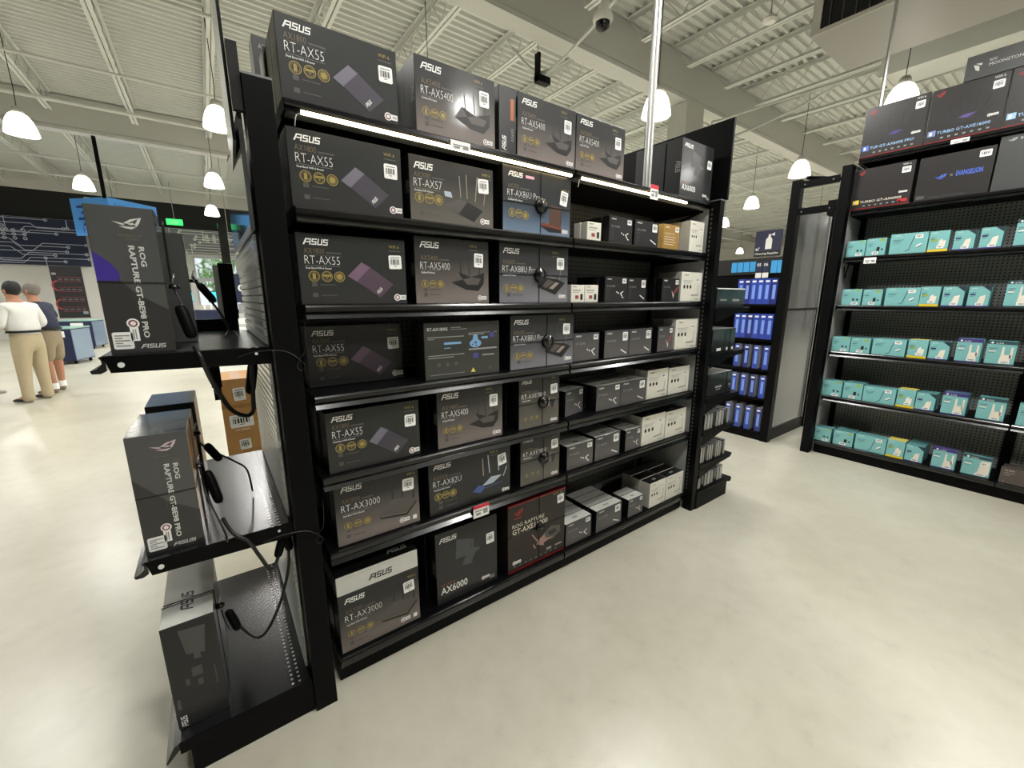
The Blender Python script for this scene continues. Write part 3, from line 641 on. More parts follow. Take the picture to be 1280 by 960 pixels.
b.obj('network_diagram', BLU, o); b = MB(); b.poly([(.63 * w, .60 * h), (.68 * w, .60 * h), (.66 * w, .64 * h)], -.0009); b.poly([(.6 * w, .57 * h), (.63 * w, .57 * h), (.615 * w, .60 * h)], -.0009); b.poly([(.65 * w, .55 * h), (.68 * w, .55 * h), (.665 * w, .58 * h)], -.0009); b.obj('diagram_houses', mat('ink_navy', (30, 50, 90), .5), o)
lines(o, [(.86 * w, .70 * h, .92 * w, .80 * h)], PUR, 'shield_mark'); lines(o, [(.62 * w, .33 * h, .69 * w, .42 * h)], PUR, 'chip_mark')
b = MB(); b.poly([(.585 * w, .07 * h), (.65 * w, .07 * h), (.6175 * w, .15 * h)], -.0006); b.obj('warning_triangle', mat('ink_yellow', (220, 205, 90), .5), o)
b = MB(); [b.poly(disc(u * w, .26 * h, .022 * w, 14), -.0006) for u in (.17, .28, .39)]; b.poly(disc(.86 * w, .12 * h, .018 * w, 12), -.0006); b.obj('round_icons', INK_D, o)
# red-topped gaming carton
w, h = .396, .388
REDM = mat('carton_red', (150, 14, 22), .35, coat=.3)
o = carton('router_carton', 'large black carton with red top edge and spiked router on the bottom deck', 'box', .843, .028, BASE + .0005, w, .17, h, [F_RED, REDM, F_RED], 1, group='router cartons on the gondola')
eye_logo(o, .08 * w, .82 * h, .16 * w, .10 * h, INK_R); lines(o, [(.1 * w, .79 * h, .22 * w, .80 * h)], INK_R)
text('model_name', 'ROG RAPTURE', INK_TEXT2, o, .07 * w, .66 * h, .055 * h, .54 * w); text('model_name', 'GT-AXE11000', INK_TEXT2, o, .07 * w, .565 * h, .075 * h, .60 * w, thin=.01); text('tagline', 'TRI-BAND WIFI 6E GAMING ROUTER', INK_TEXT2, o, .07 * w, .535 * h, .018 * h, .3 * w)
b = MB(); mats = [P_PNK, P_DK, P_MD]
for i, (mi, pl) in enumerate([(1, ln((.74, .42), (.72, .66), .018)), (1, ln((.88, .4), (.87, .66), .018)), (0, ln((.40, .46), (.50, .32), .02)), (0, ln((.42, .30), (.46, .23), .02)), (2, [(.60, .40), (.74, .48), (.90, .44), (.92, .34), (.76, .26), (.64, .30)]), (0, [(.48, .28), (.52, .34), (.62, .40), (.64, .32), (.78, .30), (.60, .26), (.62, .22), (.56, .24)]), (1, [(.68, .40), (.80, .42), (.86, .36), (.72, .33)])]):
    b.poly([(u * w, v * h) for u, v in pl], -.0004 - .0001 * i, mi)
b.obj('router_picture', mats, o)
badge(o, .07 * w, .115 * h, .14 * w, .06 * h, False); lines(o, [((.09 + .09 * k) * w, .075 * h, (.13 + .09 * k) * w, .10 * h) for k in range(9)], INK_D, 'icon_row'); lines(o, [(0, .012 * h, w, .03 * h)], REDM, 'red_band'); lines(o, [(0, .978 * h, w, .9965 * h)], REDM, 'red_band')
lines(o, [(.66 * w, .12 * h, .75 * w, .16 * h), (.82 * w, .13 * h, .95 * w, .155 * h)], INK_G, 'foot_logos')
sticker(o, .845 * w, .79 * h, .965 * w, .92 * h, .05); text('wifi_mark', 'WiFi 6E', INK_GOLD, o, .76 * w, .935 * h, .035 * h, .18 * w); puck(o, w, h, .52, .545, .026)
# the box lying flat on the bottom-left carton, silver edge to the aisle
o = carton('router_carton', 'carton lying flat on the bottom-left taupe carton, silver edge with black wordmark facing out', 'box', .017, .03, BASE + .2635, .339, .262, .083, [SILVER, F_WARM, SILVER], 1, group='router cartons on the gondola')
wordmark(o, .125, .022, .10, .026, INK_B); w2 = wordmark(o, .2, .03, .09, .03, INK_W, rx=-PI / 2); w2.location = (.22, .04, .0837)
# carton on the rear shelf, peeping over
o = carton('router_carton', 'black carton on the rear side of the gondola peeping over the top-left corner', 'box', .012, .60, 2.139, .34, .1, .425, [F_DARK, TOPD, WRAP_SIDE], 1)
text('brand_line', 'ASUS ROG', INK_G, o, .02, .38, .018, .09)

# ------------------------------------------------------------------ smaller network-card cartons, right bay
F_KT = grad_mat('print_small_bounce_lit', [(0, (98, 95, 95)), (.5, (86, 84, 84)), (1, (66, 66, 67))])  # low-shelf copy of the black front, floor bounce light put into its tone
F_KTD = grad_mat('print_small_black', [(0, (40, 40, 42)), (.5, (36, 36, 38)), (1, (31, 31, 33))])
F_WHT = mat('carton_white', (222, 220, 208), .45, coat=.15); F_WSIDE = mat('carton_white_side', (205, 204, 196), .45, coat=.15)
F_GOLD = mat('carton_gold', (158, 122, 58), .4, coat=.2); F_GOLDS = mat('carton_gold_light', (222, 186, 112), .4)
def small_dark(o, w, h, kind):
    wordmark(o, .08 * w, .87 * h, .2 * w, .05 * h, INK_W)
    text('model_name', 'XT-AX98', INK_G, o, .08 * w, .58 * h, .085 * h, .36 * w); lines(o, [(.08 * w, .50 * h, .24 * w, .515 * h)] + [(.08 * w, (.40 - .07 * k) * h, .2 * w, (.412 - .07 * k) * h) for k in range(5)], INK_D)
    sticker(o, .76 * w, .74 * h, .94 * w, .93 * h, barcode=True) if kind != 1 else sticker(o, .72 * w, .60 * h, .93 * w, .92 * h)
    b = MB()
    if kind == 0:
        for (a, c_) in (((.52, .42), (.55, .36)), ((.60, .38), (.63, .32)), ((.70, .34), (.82, .42)), ((.70, .34), (.78, .22)), ((.78, .2), (.84, .16))): b.poly([(u * w, v * h) for u, v in ln(a, c_, .035)], -.0006)
        b.obj('accessory_picture', INK_W, o)
    elif kind == 1: b.poly([(u * w, v * h) for u, v in ln((.66, .28), (.9, .12), .04)], -.0006); b.obj('accessory_picture', INK_W, o)
    else:
        for k in range(3): b.poly([(u * w, v * h) for u, v in ln((.62 + .09 * k, .34 + .1 * k), (.86 + .05 * k, .44 + .1 * k), .05)], -.0006)
        b.obj('accessory_picture', mat('ink_brick', (150, 70, 66), .5), o); b = MB(); b.poly([(.55 * w, .5 * h), (.66 * w, .33 * h), (.72 * w, .3 * h), (.68 * w, .12 * h), (.62 * w, .3 * h)], -.0007); b.obj('accessory_picture', INK_TEXT2, o)
def small_white(o, w, h):
    wordmark(o, .1 * w, .88 * h, .22 * w, .035 * h, INK_B)
    b = MB(); [b.poly(disc(u * w, .5 * h, .055 * w, 14, .8), -.0006) for u in (.15, .30, .45)]; b.obj('capacity_dots', INK_B, o)
    b = MB()
    for (a, c_) in (((.50, .22), (.88, .24)), ((.82, .24), (.86, .58)), ((.50, .2), (.88, .2))): b.poly([(u * w, v * h) for u, v in ln(a, c_, .02)], -.0006)
    b.obj('product_outline', INK_G, o)
    lines(o, [(.08 * w, .7 * h, .55 * w, .715 * h), (.08 * w, .66 * h, .45 * w, .67 * h), (.10 * w, .62 * h, .5 * w, .63 * h), (.72 * w, .06 * h, .9 * w, .085 * h)], INK_G); sticker(o, .68 * w, .68 * h, .86 * w, .8 * h)
def small_gold(o, w, h):
    wordmark(o, .1 * w, .85 * h, .25 * w, .06 * h, INK_W); text('model_name', 'CODE 73', INK_TEXT2, o, .08 * w, .58 * h, .09 * h, .6 * w); sticker(o, .72 * w, .72 * h, .95 * w, .92 * h)
    lines(o, [(.08 * w, (.48 - .1 * k) * h, (.8 - .1 * (k % 2)) * w, (.505 - .1 * k) * h) for k in range(4)], INK_TEXT2)
def small_card(o, w, h):
    wordmark(o, .1 * w, .86 * h, .3 * w, .06 * h, INK_B); lines(o, [(.1 * w, .66 * h, .7 * w, .72 * h), (.1 * w, .56 * h, .6 * w, .59 * h)], INK_G); lines(o, [(.3 * w, .2 * h, .55 * w, .4 * h)], mat('ink_brick', (150, 70, 66), .5), 'accessory_picture'); lines(o, [(.68 * w, .14 * h, .86 * w, .48 * h)], INK_B, 'accessory_picture')
SB = [  # kind, x, y, z, w, h, depth, rows, rz, label, short
 ('w', 1.335, .026, TIER[1], .102, .088, .045, 2, 0, 'small white carton just right of the bay seam, second shelf down', 'small white carton on the second shelf down'),
 ('d0', 1.497, .026, TIER[1], .19, .134, .05, 5, 0, 'square black carton with white plug picture, second shelf down in the right bay', 'square black carton on the second shelf down'),
 ('d1', 1.708, .026, TIER[1], .216, .136, .05, 2, 0, 'square black carton with tall label left of the gold carton', 'tall-label black carton left of the gold one'),
 ('g', 1.972, .026, TIER[1], .162, .14, .07, 1, 0, 'gold carton with white text on the second shelf down, right bay', ''),
 ('W', 2.252, .026, TIER[1], .156, .186, .075, 4, 0, 'greyish white carton with three black dots, right end of the second shelf down', 'three-dot carton at the right end of the second shelf down'),
 ('w', 1.236, .026, TIER[2], .095, .087, .045, 2, 0, 'left of the two small white cartons on the third shelf down', 'left small white carton'),
 ('w', 1.335, .026, TIER[2], .099, .088, .045, 1, 0, 'right of the two small white cartons on the third shelf down', ''),
 ('d0', 1.485, .026, TIER[2], .185, .136, .05, 4, 0, 'black carton with white plug picture on the third shelf down', 'plug-picture carton on the third shelf down'),
 ('d1', 1.672, .026, TIER[2], .172, .133, .05, 3, 0, 'black carton with a white stick picture on the third shelf down', 'stick-picture carton on the third shelf down'),
 ('d2', 2.0, .026, TIER[2], .178, .14, .05, 3, 0, 'black carton with brick-red stripes picture on the third shelf down', 'red-striped carton on the third shelf down'),
 ('W', 2.20, .026, TIER[2], .236, .184, .085, 2, 0, 'white carton with three black dots, right end of the third shelf down', 'three-dot carton on the third shelf down'),
 ('d0', 1.286, .05, TIER[3], .20, .15, .07, 2, 0, 'grey carton with white plug picture nearest the bay seam, fourth shelf down', 'plug-picture carton on the fourth shelf down'),
 ('d1', 1.508, .03, TIER[3], .21, .155, .07, 2, 0, 'grey stick-picture carton, left of two touching ones on the fourth shelf down', 'left touching stick-picture carton'),
 ('d1', 1.722, .03, TIER[3], .215, .155, .07, 2, 0, 'grey stick-picture carton, right of two touching ones on the fourth shelf down', 'right touching stick-picture carton'),
 ('d2', 2.0, .03, TIER[3], .158, .156, .06, 3, 0, 'dark carton with brick-red stripes on the fourth shelf down', 'red-striped carton on the fourth shelf down'),
 ('W', 2.185, .03, TIER[3], .255, .196, .085, 2, 0, 'white carton with three black dots, right end of the fourth shelf down', 'three-dot carton on the fourth shelf down'),
 ('d0', 1.255, .065, TIER[4], .18, .145, .085, 3, .22, 'angled grey carton with white plug picture nearest the seam, fifth shelf down', 'angled plug-picture carton'),
 ('d0', 1.478, .045, TIER[4], .208, .148, .085, 3, 0, 'grey plug-picture carton, second in the right bay of the fifth shelf down', 'second plug-picture carton of the fifth shelf down'),
 ('d1', 1.69, .045, TIER[4], .243, .148, .085, 3, 0, 'grey carton with tall label and stick picture on the fifth shelf down', 'tall-label carton on the fifth shelf down'),
 ('W', 1.95, .05, TIER[4], .222, .19, .085, 3, 0, 'white three-dot carton, left of the pair on the fifth shelf down', 'left three-dot carton on the fifth shelf down'),
 ('W', 2.178, .045, TIER[4], .238, .184, .085, 3, 0, 'white three-dot carton, right of the pair on the fifth shelf down', 'right three-dot carton on the fifth shelf down'),
 ('d0', 1.25, .035, TIER[5], .207, .142, .085, 3, 0, 'silver-topped plug-picture carton nearest the seam, sixth shelf down', 'plug-picture carton on the sixth shelf down'),
 ('d1', 1.474, .035, TIER[5], .22, .152, .085, 3, 0, 'silver-topped stick-picture carton on the sixth shelf down', 'stick-picture carton on the sixth shelf down'),
 ('d3', 1.748, .035, TIER[5], .148, .138, .08, 2, 0, 'narrow silver-topped carton left of the white pair, sixth shelf down', 'narrow silver-topped carton of the sixth shelf'),
 ('W', 1.908, .035, TIER[5], .248, .196, .085, 3, 0, 'white three-dot carton, left of the pair on the sixth shelf down', 'left three-dot carton on the sixth shelf down'),
 ('W', 2.165, .035, TIER[5], .24, .188, .085, 3, 0, 'white three-dot carton, right of the pair on the sixth shelf down', 'right three-dot carton on the sixth shelf down'),
 ('d0', 1.259, .035, BASE, .21, .142, .075, 3, 0, 'silver-topped plug-picture carton on the bottom deck beside the red carton', 'plug-picture carton on the bottom deck'),
 ('d1', 1.508, .03, BASE, .235, .146, .066, 4, 0, 'silver-topped carton with tall label and four tops in line, bottom deck', 'tall-label carton on the bottom deck'),
 ('d3', 1.812, .03, BASE, .152, .127, .068, 2, 0, 'narrow silver-topped carton with two tops on the bottom deck', 'narrow silver-topped carton on the bottom deck'),
 ('Wk', 2.03, .026, BASE, .183, .182, .078, 3, 0, 'white three-dot carton with black top, left of the pair on the bottom deck', 'left black-topped carton on the bottom deck'),
 ('Wk', 2.222, .026, BASE, .205, .18, .078, 3, 0, 'white three-dot carton with black top, right of the pair on the bottom deck', 'right black-topped carton on the bottom deck'),
]
for (kd, x, y, z, w, h, d, n, rz, lab, short) in SB:
    lower = z < 1.0
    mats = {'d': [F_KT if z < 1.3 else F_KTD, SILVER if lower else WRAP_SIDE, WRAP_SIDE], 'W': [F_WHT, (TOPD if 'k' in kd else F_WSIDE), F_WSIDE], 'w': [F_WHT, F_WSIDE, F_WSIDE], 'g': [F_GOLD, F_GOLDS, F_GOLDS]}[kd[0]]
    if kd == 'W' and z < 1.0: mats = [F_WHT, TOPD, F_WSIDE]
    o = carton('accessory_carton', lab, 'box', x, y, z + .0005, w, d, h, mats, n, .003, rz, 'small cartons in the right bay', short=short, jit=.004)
    if kd[0] == 'd': small_dark(o, w, h, int(kd[1]) % 3)
    elif kd[0] == 'W': small_white(o, w, h)
    elif kd[0] == 'w': small_card(o, w, h)
    else: small_gold(o, w, h)
    if lower:
        mk = link('top_wordmark', wordmark_mesh(INK_W if kd[0] == 'W' else INK_B), o, (w * .38, d * .36, h + .0007), (-PI / 2, 0, 0)); mk.scale = (w * .2, 1, d * .22)

# ================================================================== GOODS ON THE LEFT END RACK
F_ROG = mat('rog_grey', (74, 75, 76), .3, coat=.7, bump=.12, scale=8); F_ROGD = mat('rog_dark_band', (46, 46, 47), .3, coat=.5); F_ROGS = mat('rog_side', (58, 56, 54), .25, coat=.8, bump=.3, scale=12)
F_ROGT = mat('rog_top', (62, 64, 66), .25, coat=.8, bump=.3, scale=12); KRAFTS = mat('carton_side_copper', (140, 104, 66), .3, coat=.7, bump=.3, scale=12)
INK_SIL = mat('ink_silver', (206, 207, 202), .35); VIOL = mat('print_violet', (62, 44, 140), .35, coat=.4)
def rog_art(o, w, h, violet):
    b = MB(); b.poly([(0, .0), (w, 0), (w, .30 * h), (.52 * w, .42 * h), (0, .66 * h)], -.0003); b.obj('dark_band', F_ROGD, o)
    if violet: b = MB(); b.poly([(0, .503 * h), (.30 * w, .503 * h), (.34 * w, .535 * h), (.33 * w, .56 * h), (.29 * w, .59 * h), (.22 * w, .625 * h), (.13 * w, .66 * h), (0, .70 * h)], -.0005); b.obj('violet_swoosh', VIOL, o)
    eye_logo(o, .36 * w, .845 * h, .44 * w, .09 * h, INK_SIL if violet else mat('ink_pale_rose', (205, 186, 188), .4)); text('brand_line', 'REPUBLIC OF', INK_BR, o, .42 * w, .805 * h, .012 * h, .34 * w); text('brand_line', 'GAMERS', INK_BR, o, .52 * w, .782 * h, .010 * h, .18 * w)
    text('model_name', 'ROG', INK_SIL, o, .68 * w, .74 * h, .088 * w, .135 * h, rot=PI / 2, thin=.028)
    text('model_name', 'RAPTURE GT-BE98 PRO', INK_SIL, o, .53 * w, .745 * h, .094 * w, .64 * h, rot=PI / 2, thin=.028)
    text('tagline', 'QUAD BAND WIFI 7 GAMING ROUTER', INK_D, o, .46 * w, .74 * h, .022 * w, .36 * h, rot=PI / 2)
    b = badge(o, .30 * w, .245 * h, .16 * h, .07 * h); b.rotation_euler = (0, PI / 2, 0)
    sticker(o, .055 * w, .03 * h, .36 * w, .15 * h, 0, barcode=False)
    lines(o, [(.09 * w, (.05 + .018 * k) * h, (.2 if k % 2 else .31) * w, (.058 + .018 * k) * h) for k in range(5)], INK_G, y=-.0018)
    wordmark(o, .45 * w, .03 * h, .40 * w, .03 * h, INK_SIL)
    b = MB(); b.box(-.0008, w + .0008, -.0022, -.0008, .492 * h, .497 * h); b.box(w, w + .0015, 0, .13, .492 * h, .497 * h); b.obj('security_wire', WIRE, o)
zt = 1.3955
o = carton('router_carton', 'tall grey carton on end with violet swoosh, front of the upper end-rack shelf', 'box', -.482, .025, zt, .138, .135, .386, [F_ROG, F_ROGT, F_ROGS])
rog_art(o, .138, .386, True)
tag(carton('router_carton', 'second gaming carton behind the violet one on the upper end-rack shelf', 'box', -.440, .30, zt, .145, .135, .36, [F_ROG, F_ROGT, F_ROGS]))
zm = .7845
o = carton('router_carton', 'tall grey gaming carton with pale rose emblem, front of the middle end-rack shelf', 'box', -.494, .02, zm, .142, .15, .372, [F_ROG, F_ROGT, KRAFTS])
rog_art(o, .142, .372, False)
carton('router_carton', 'grey gaming carton second in line on the middle end-rack shelf', 'box', -.490, .178, zm, .142, .15, .37, [F_ROG, F_ROGT, KRAFTS])
carton('router_carton', 'black-topped gaming carton at the back of the middle end-rack shelf', 'box', -.482, .40, zm, .142, .25, .378, [F_TUF, TOPD, KRAFTS])
zb = .1405
o = carton('router_carton', 'dark grey carton with a silver top edge, front of the end-rack bottom deck', 'box', -.502, .02, zb, .14, .125, .386, [F_TUF, SILVER, F_TUF])
w, h = .14, .386
b = MB(); b.poly([(.30 * w, .94 * h), (.80 * w, .92 * h), (.72 * w, .66 * h), (.38 * w, .70 * h)], -.0005); b.obj('router_picture', INK_D, o)
b = MB(); b.poly([(.42 * w, .88 * h), (.70 * w, .86 * h), (.68 * w, .76 * h), (.46 * w, .78 * h)], -.0009); b.poly([(.52 * w, .70 * h), (.62 * w, .69 * h), (.64 * w, .62 * h), (.5 * w, .63 * h)], -.0009); b.obj('router_picture', mat('print_mid_grey', (78, 78, 76), .4), o)
lines(o, [(.42 * w, .46 * h, .62 * w, .55 * h), (.50 * w, .36 * h, .60 * w, .42 * h), (.84 * w, .3 * h, .86 * w, .5 * h), (.28 * w, .40 * h, .36 * w, .46 * h)], INK_D, 'feature_icon')
text('series_name', 'AX6000', INK_G, o, .06 * w, .30 * h, .07 * w, .10 * h, rot=PI / 2); wordmark(o, .06 * w, .015 * h, .11 * h, .12 * w, INK_W, rot=-PI / 2).location.x = .19 * w
lines(o, [(0, .30 * h, w, .303 * h)], WIRE, 'security_wire', y=-.002)
t = link('top_wordmark', wordmark_mesh(INK_B), o, (.085, .06, h + .0008), (-PI / 2, 0, PI / 2)); t.scale = (.11, 1, .035)
o2 = carton('router_carton', 'silver-topped carton behind the front one on the end-rack bottom deck', 'box', -.500, .15, zb, .14, .26, .386, [F_TUF, SILVER, F_TUF])
for oo, dd in ((o, .125),): MB().box(-.0005, w + .0005, dd - .012, dd - .0095, h, h + .002).obj('security_wire', WIRE, oo)

# security tethers: padded handle, ring and cord
def tether(label, body, handle, r=.0035, rh=.013, ringc=None):
    """cord path, handle end points; the padded handle is a flattened capsule"""
    a, b_ = Vector(handle[0]), Vector(handle[1]); root = empty('security_tether', tuple(a), label, 'security tag', 'security tethers on the end rack')
    def T(mb, name, mt): 
        for i, v in enumerate(mb.v): mb.v[i] = tuple(Vector(v) - a)
        return mb.obj(name, mt, root, None, True)
    pts = [a + (b_ - a) * t for t in (0, .06, .2, .8, .94, 1)]
    T(MB().tube(pts, [rh * .4, rh * .85, rh, rh, rh * .85, rh * .4], 12), 'handle', BLK)
    T(MB().tube(bez(body, 8), r, 8), 'cord', WIRE)
    if ringc:
        c_ = Vector(ringc); T(MB().tube([c_ + Vector((.004 * math.sin(2 * PI * k / 16), .013 * math.cos(2 * PI * k / 16), .013 * math.sin(2 * PI * k / 16))) for k in range(17)], .0022, 6), 'ring', STEEL)
        T(MB().lathe([(0, .012), (.012, .011), (.014, .004), (.014, 0), (0, 0)], tuple(c_ + Vector((0, 0, -.028)))), 'puck', BLKG)
tether('black padded tether hanging on the side of the violet-swoosh gaming carton', [(-.331, .08, 1.76), (-.333, .09, 1.60), (-.325, .07, 1.56), (-.312, .05, 1.51)], ((-.322, .05, 1.525), (-.302, .03, 1.428)), .003, .016, (-.328, .085, 1.60))
tether('black tether looped over the second gaming carton of the upper end-rack shelf', [(-.285, .34, 1.62), (-.27, .34, 1.58), (-.225, .40, 1.50), (-.20, .43, 1.43), (-.215, .40, 1.399)], ((-.272, .34, 1.595), (-.232, .37, 1.53)), .004, .013, (-.284, .33, 1.625))
tether('thick black cord drooping below the upper end-rack shelf', [(-.30, .0, 1.405), (-.288, -.02, 1.37), (-.27, .02, 1.29), (-.235, .10, 1.185), (-.195, .14, 1.145), (-.17, .15, 1.155), (-.165, .15, 1.20), (-.155, .14, 1.345)], ((-.150, .16, 1.33), (-.172, .16, 1.215)), .007, .016)
tether('black tether clipped to the second gaming carton of the middle shelf', [(-.345, .26, 1.09), (-.33, .26, 1.03), (-.25, .27, .95), (-.21, .28, .90), (-.20, .30, .80)], ((-.322, .27, 1.03), (-.285, .25, .965)), .0035, .014, (-.343, .26, 1.10))
tether('black padded tether hanging between the gaming cartons of the middle shelf', [(-.345, .17, 1.00), (-.34, .15, .95), (-.335, .12, .90), (-.30, .02, .80), (-.295, -.02, .78)], ((-.325, .14, .975), (-.302, .10, .865)), .003, .015, (-.345, .17, 1.01))
tether('bent black cord hanging over the edge of the middle end-rack shelf', [(-.30, .03, .84), (-.275, -.02, .80), (-.24, -.03, .765), (-.215, -.03, .70), (-.19, -.028, .64), (-.165, -.01, .66), (-.15, .02, .72)], ((-.165, -.01, .665), (-.135, .02, .735)), .006, .014)
tether('black tether by the left post under the middle shelf, long drooping cord', [(-.125, .03, .66), (-.135, .03, .58), (-.17, .05, .45), (-.22, .06, .35), (-.26, .07, .33), (-.31, .09, .40)], ((-.128, .03, .735), (-.122, .03, .655)), .005, .014)
tether('short black tether beside the silver-topped carton on the bottom deck', [(-.345, .10, .47), (-.34, .10, .42), (-.33, .10, .38)], ((-.328, .10, .46), (-.305, .09, .375)), .0035, .014, (-.348, .12, .50))
tether('small black tether at the back corner under the middle shelf', [(-.27, .30, .64), (-.25, .28, .67), (-.225, .25, .735)], ((-.285, .32, .60), (-.24, .26, .70)), .0035, .012)
# cable loops tied to the left post
for label, zc in (('thin wire loop tied to the left post at the upper end-rack shelf', 1.36), ('thin wire loop tied to the left post at the middle end-rack shelf', .735)):
    cz = Vector((-.035, -.052, zc))
    pts = bez([(-.20, -.03, zc + .01), (-.15, -.045, zc + .025), (-.08, -.053, zc + .022), (-.045, -.053, zc), (-.035, -.053, zc - .012), (-.022, -.053, zc - .03), (-.035, -.053, zc - .045), (-.045, -.053, zc - .03), (-.035, -.053, zc - .005), (-.018, -.053, zc + .02), (-.012, -.052, zc + .08), (-.012, -.05, zc + .12)], 6)
    r_ = MB().tube(pts, .0014, 6).obj('wire_loop', WIRE); tag(r_, label, 'wire')
# black framed display stand at the back of the upper shelf
fr = empty('display_stand', (-.198, .80, 1.396), 'black upright picture-frame stand at the back of the upper end-rack shelf', 'display stand')
MB().box(-.13, .05, -.01, .01, 0, .055).obj('foot_rail', BLK, fr); MB().box(.0, .055, -.012, .012, .055, .30).obj('side_rail', BLK, fr)
MB().box(-.02, .0, -.008, .0, .055, .29).obj('inner_trim', mat('acrylic_edge', (190, 194, 196), .1, coat=1.), fr); MB().box(.02, .052, -.012, .01, .301, .47).obj('neck', mat('smoked_panel', (74, 76, 78), .1, coat=1.), fr)

# ================================================================== PRICE TAGS on the shelf lips
def price_tag(label, x, z, w, h, red, y=-.006, facing=0):
    root = empty('price_tag', (x, y, z), label, 'price tag', None, -PI / 2 if facing else 0)
    MB().box(-w / 2, w / 2, -.0015, 0, -h / 2, h / 2).obj('card', STK, root)
    if red: MB().box(-w / 2, w / 2, -.0022, -.0016, h * .22, h / 2).obj('red_band', mat('ink_tag_red', (205, 40, 62), .5), root)
    lines(root, [(-w * .4, -h * .02, w * .1, h * .08), (-w * .35, -h * .32, -w * .05, -h * .12), (w * .12, -h * .3, w * .4, h * .1)], INK_G, y=-.0024)
price_tag('red-topped price tag clipped below the silver and blue router carton', .665, .572, .085, .062, True)
price_tag('red-topped price tag on the lit top shelf beside the ceiling pipe', 1.815, 2.115, .07, .075, True)
price_tag('plain white price tag on the lit top shelf below the glinting carton', .60, 2.112, .085, .032, False)
price_tag('white price tag below the second teal box of the upper right-hand shelf', 4.553, 1.868, .085, .05, False, y=-.315, facing=1)
bpy.context.view_layer.update()
for t in COL.objects:
    if t.get('category') == 'price tag' and 'teal' in t['label']: t.location = (4.553, -.315, 1.868)
price_tag('small white price tag below the purple-glow router carton on the right top shelf', 4.553, 2.715, .10, .03, False, facing=1)
COL.objects['price_tag.004' if 'price_tag.004' in COL.objects else 'price_tag'].location = (4.553, -.735, 2.722)

# power pole from the lit shelf to the roof
pp = empty('power_pole', (1.872, .09, 2.139), 'pair of thin galvanised pipes rising from the lit shelf to the roof', 'pipe')
for dx in (-.017, .015): MB().tube([(dx, 0, 0), (dx, 0, 3.9)], .0125, 10).obj('pipe', STEEL, pp)
MB().box(-.04, .04, -.02, .02, 0, .02).obj('foot_plate', STEEL, pp)

# ================================================================== RIGHT-HAND GONDOLA facing -X (built in its own frame, turned)
RX0, RY0 = 4.566, -.107
rg = empty('shelving_gondola', (RX0, RY0, 0), 'tall black shelving with teal boxes and pegboard back along the right side', 'shelving', None, -PI / 2)
RT7 = [2.752, 2.320, 1.912, 1.475, 1.040, .600]
rsm = shelf_meshes(1.219, .40)
for bay in range(2):
    ox = bay * 1.219
    for i, z in enumerate(RT7):
        s = link('shelf', rsm[0], rg, (ox, 0, z)); link('price_rail', rsm[1], s); bracket(s, .0022, .39, 0, .022)
    MB().box(ox + .012, ox + 1.207, .40, .412, .1325, 2.72).obj('back_panel', None or PEGR, rg)
    MB().box(ox - .032, ox + .032, .3855, .43, 0, 2.73).obj('upright', BLK, rg)
    d = MB().box(ox, ox + 1.219, .01, .40, .10, .132).obj('base_deck', BLK, rg); MB().prism([(.012, .132), (0, .126), (0, .105), (.012, .09)], 'x', ox + .004, ox + 1.215).obj('price_rail', LIPM, d)
    MB().box(ox, ox + 1.219, .03, .045, 0, .099).obj('kick_plate', BLK, rg)
MB().box(-.085, -.012, -.066, .03, 0, 2.70).obj('end_post', BLK, rg)
MB().box(-.03, -.012, .031, .40, 0, 2.70).obj('side_panel', GREYSIDE, rg)
MB().bar((.01, .05, 1.83), (.01, .12, 1.72), .006).bar((.01, .16, 1.86), (.01, .12, 1.72), .006).obj('wire_hook', BLK, rg)
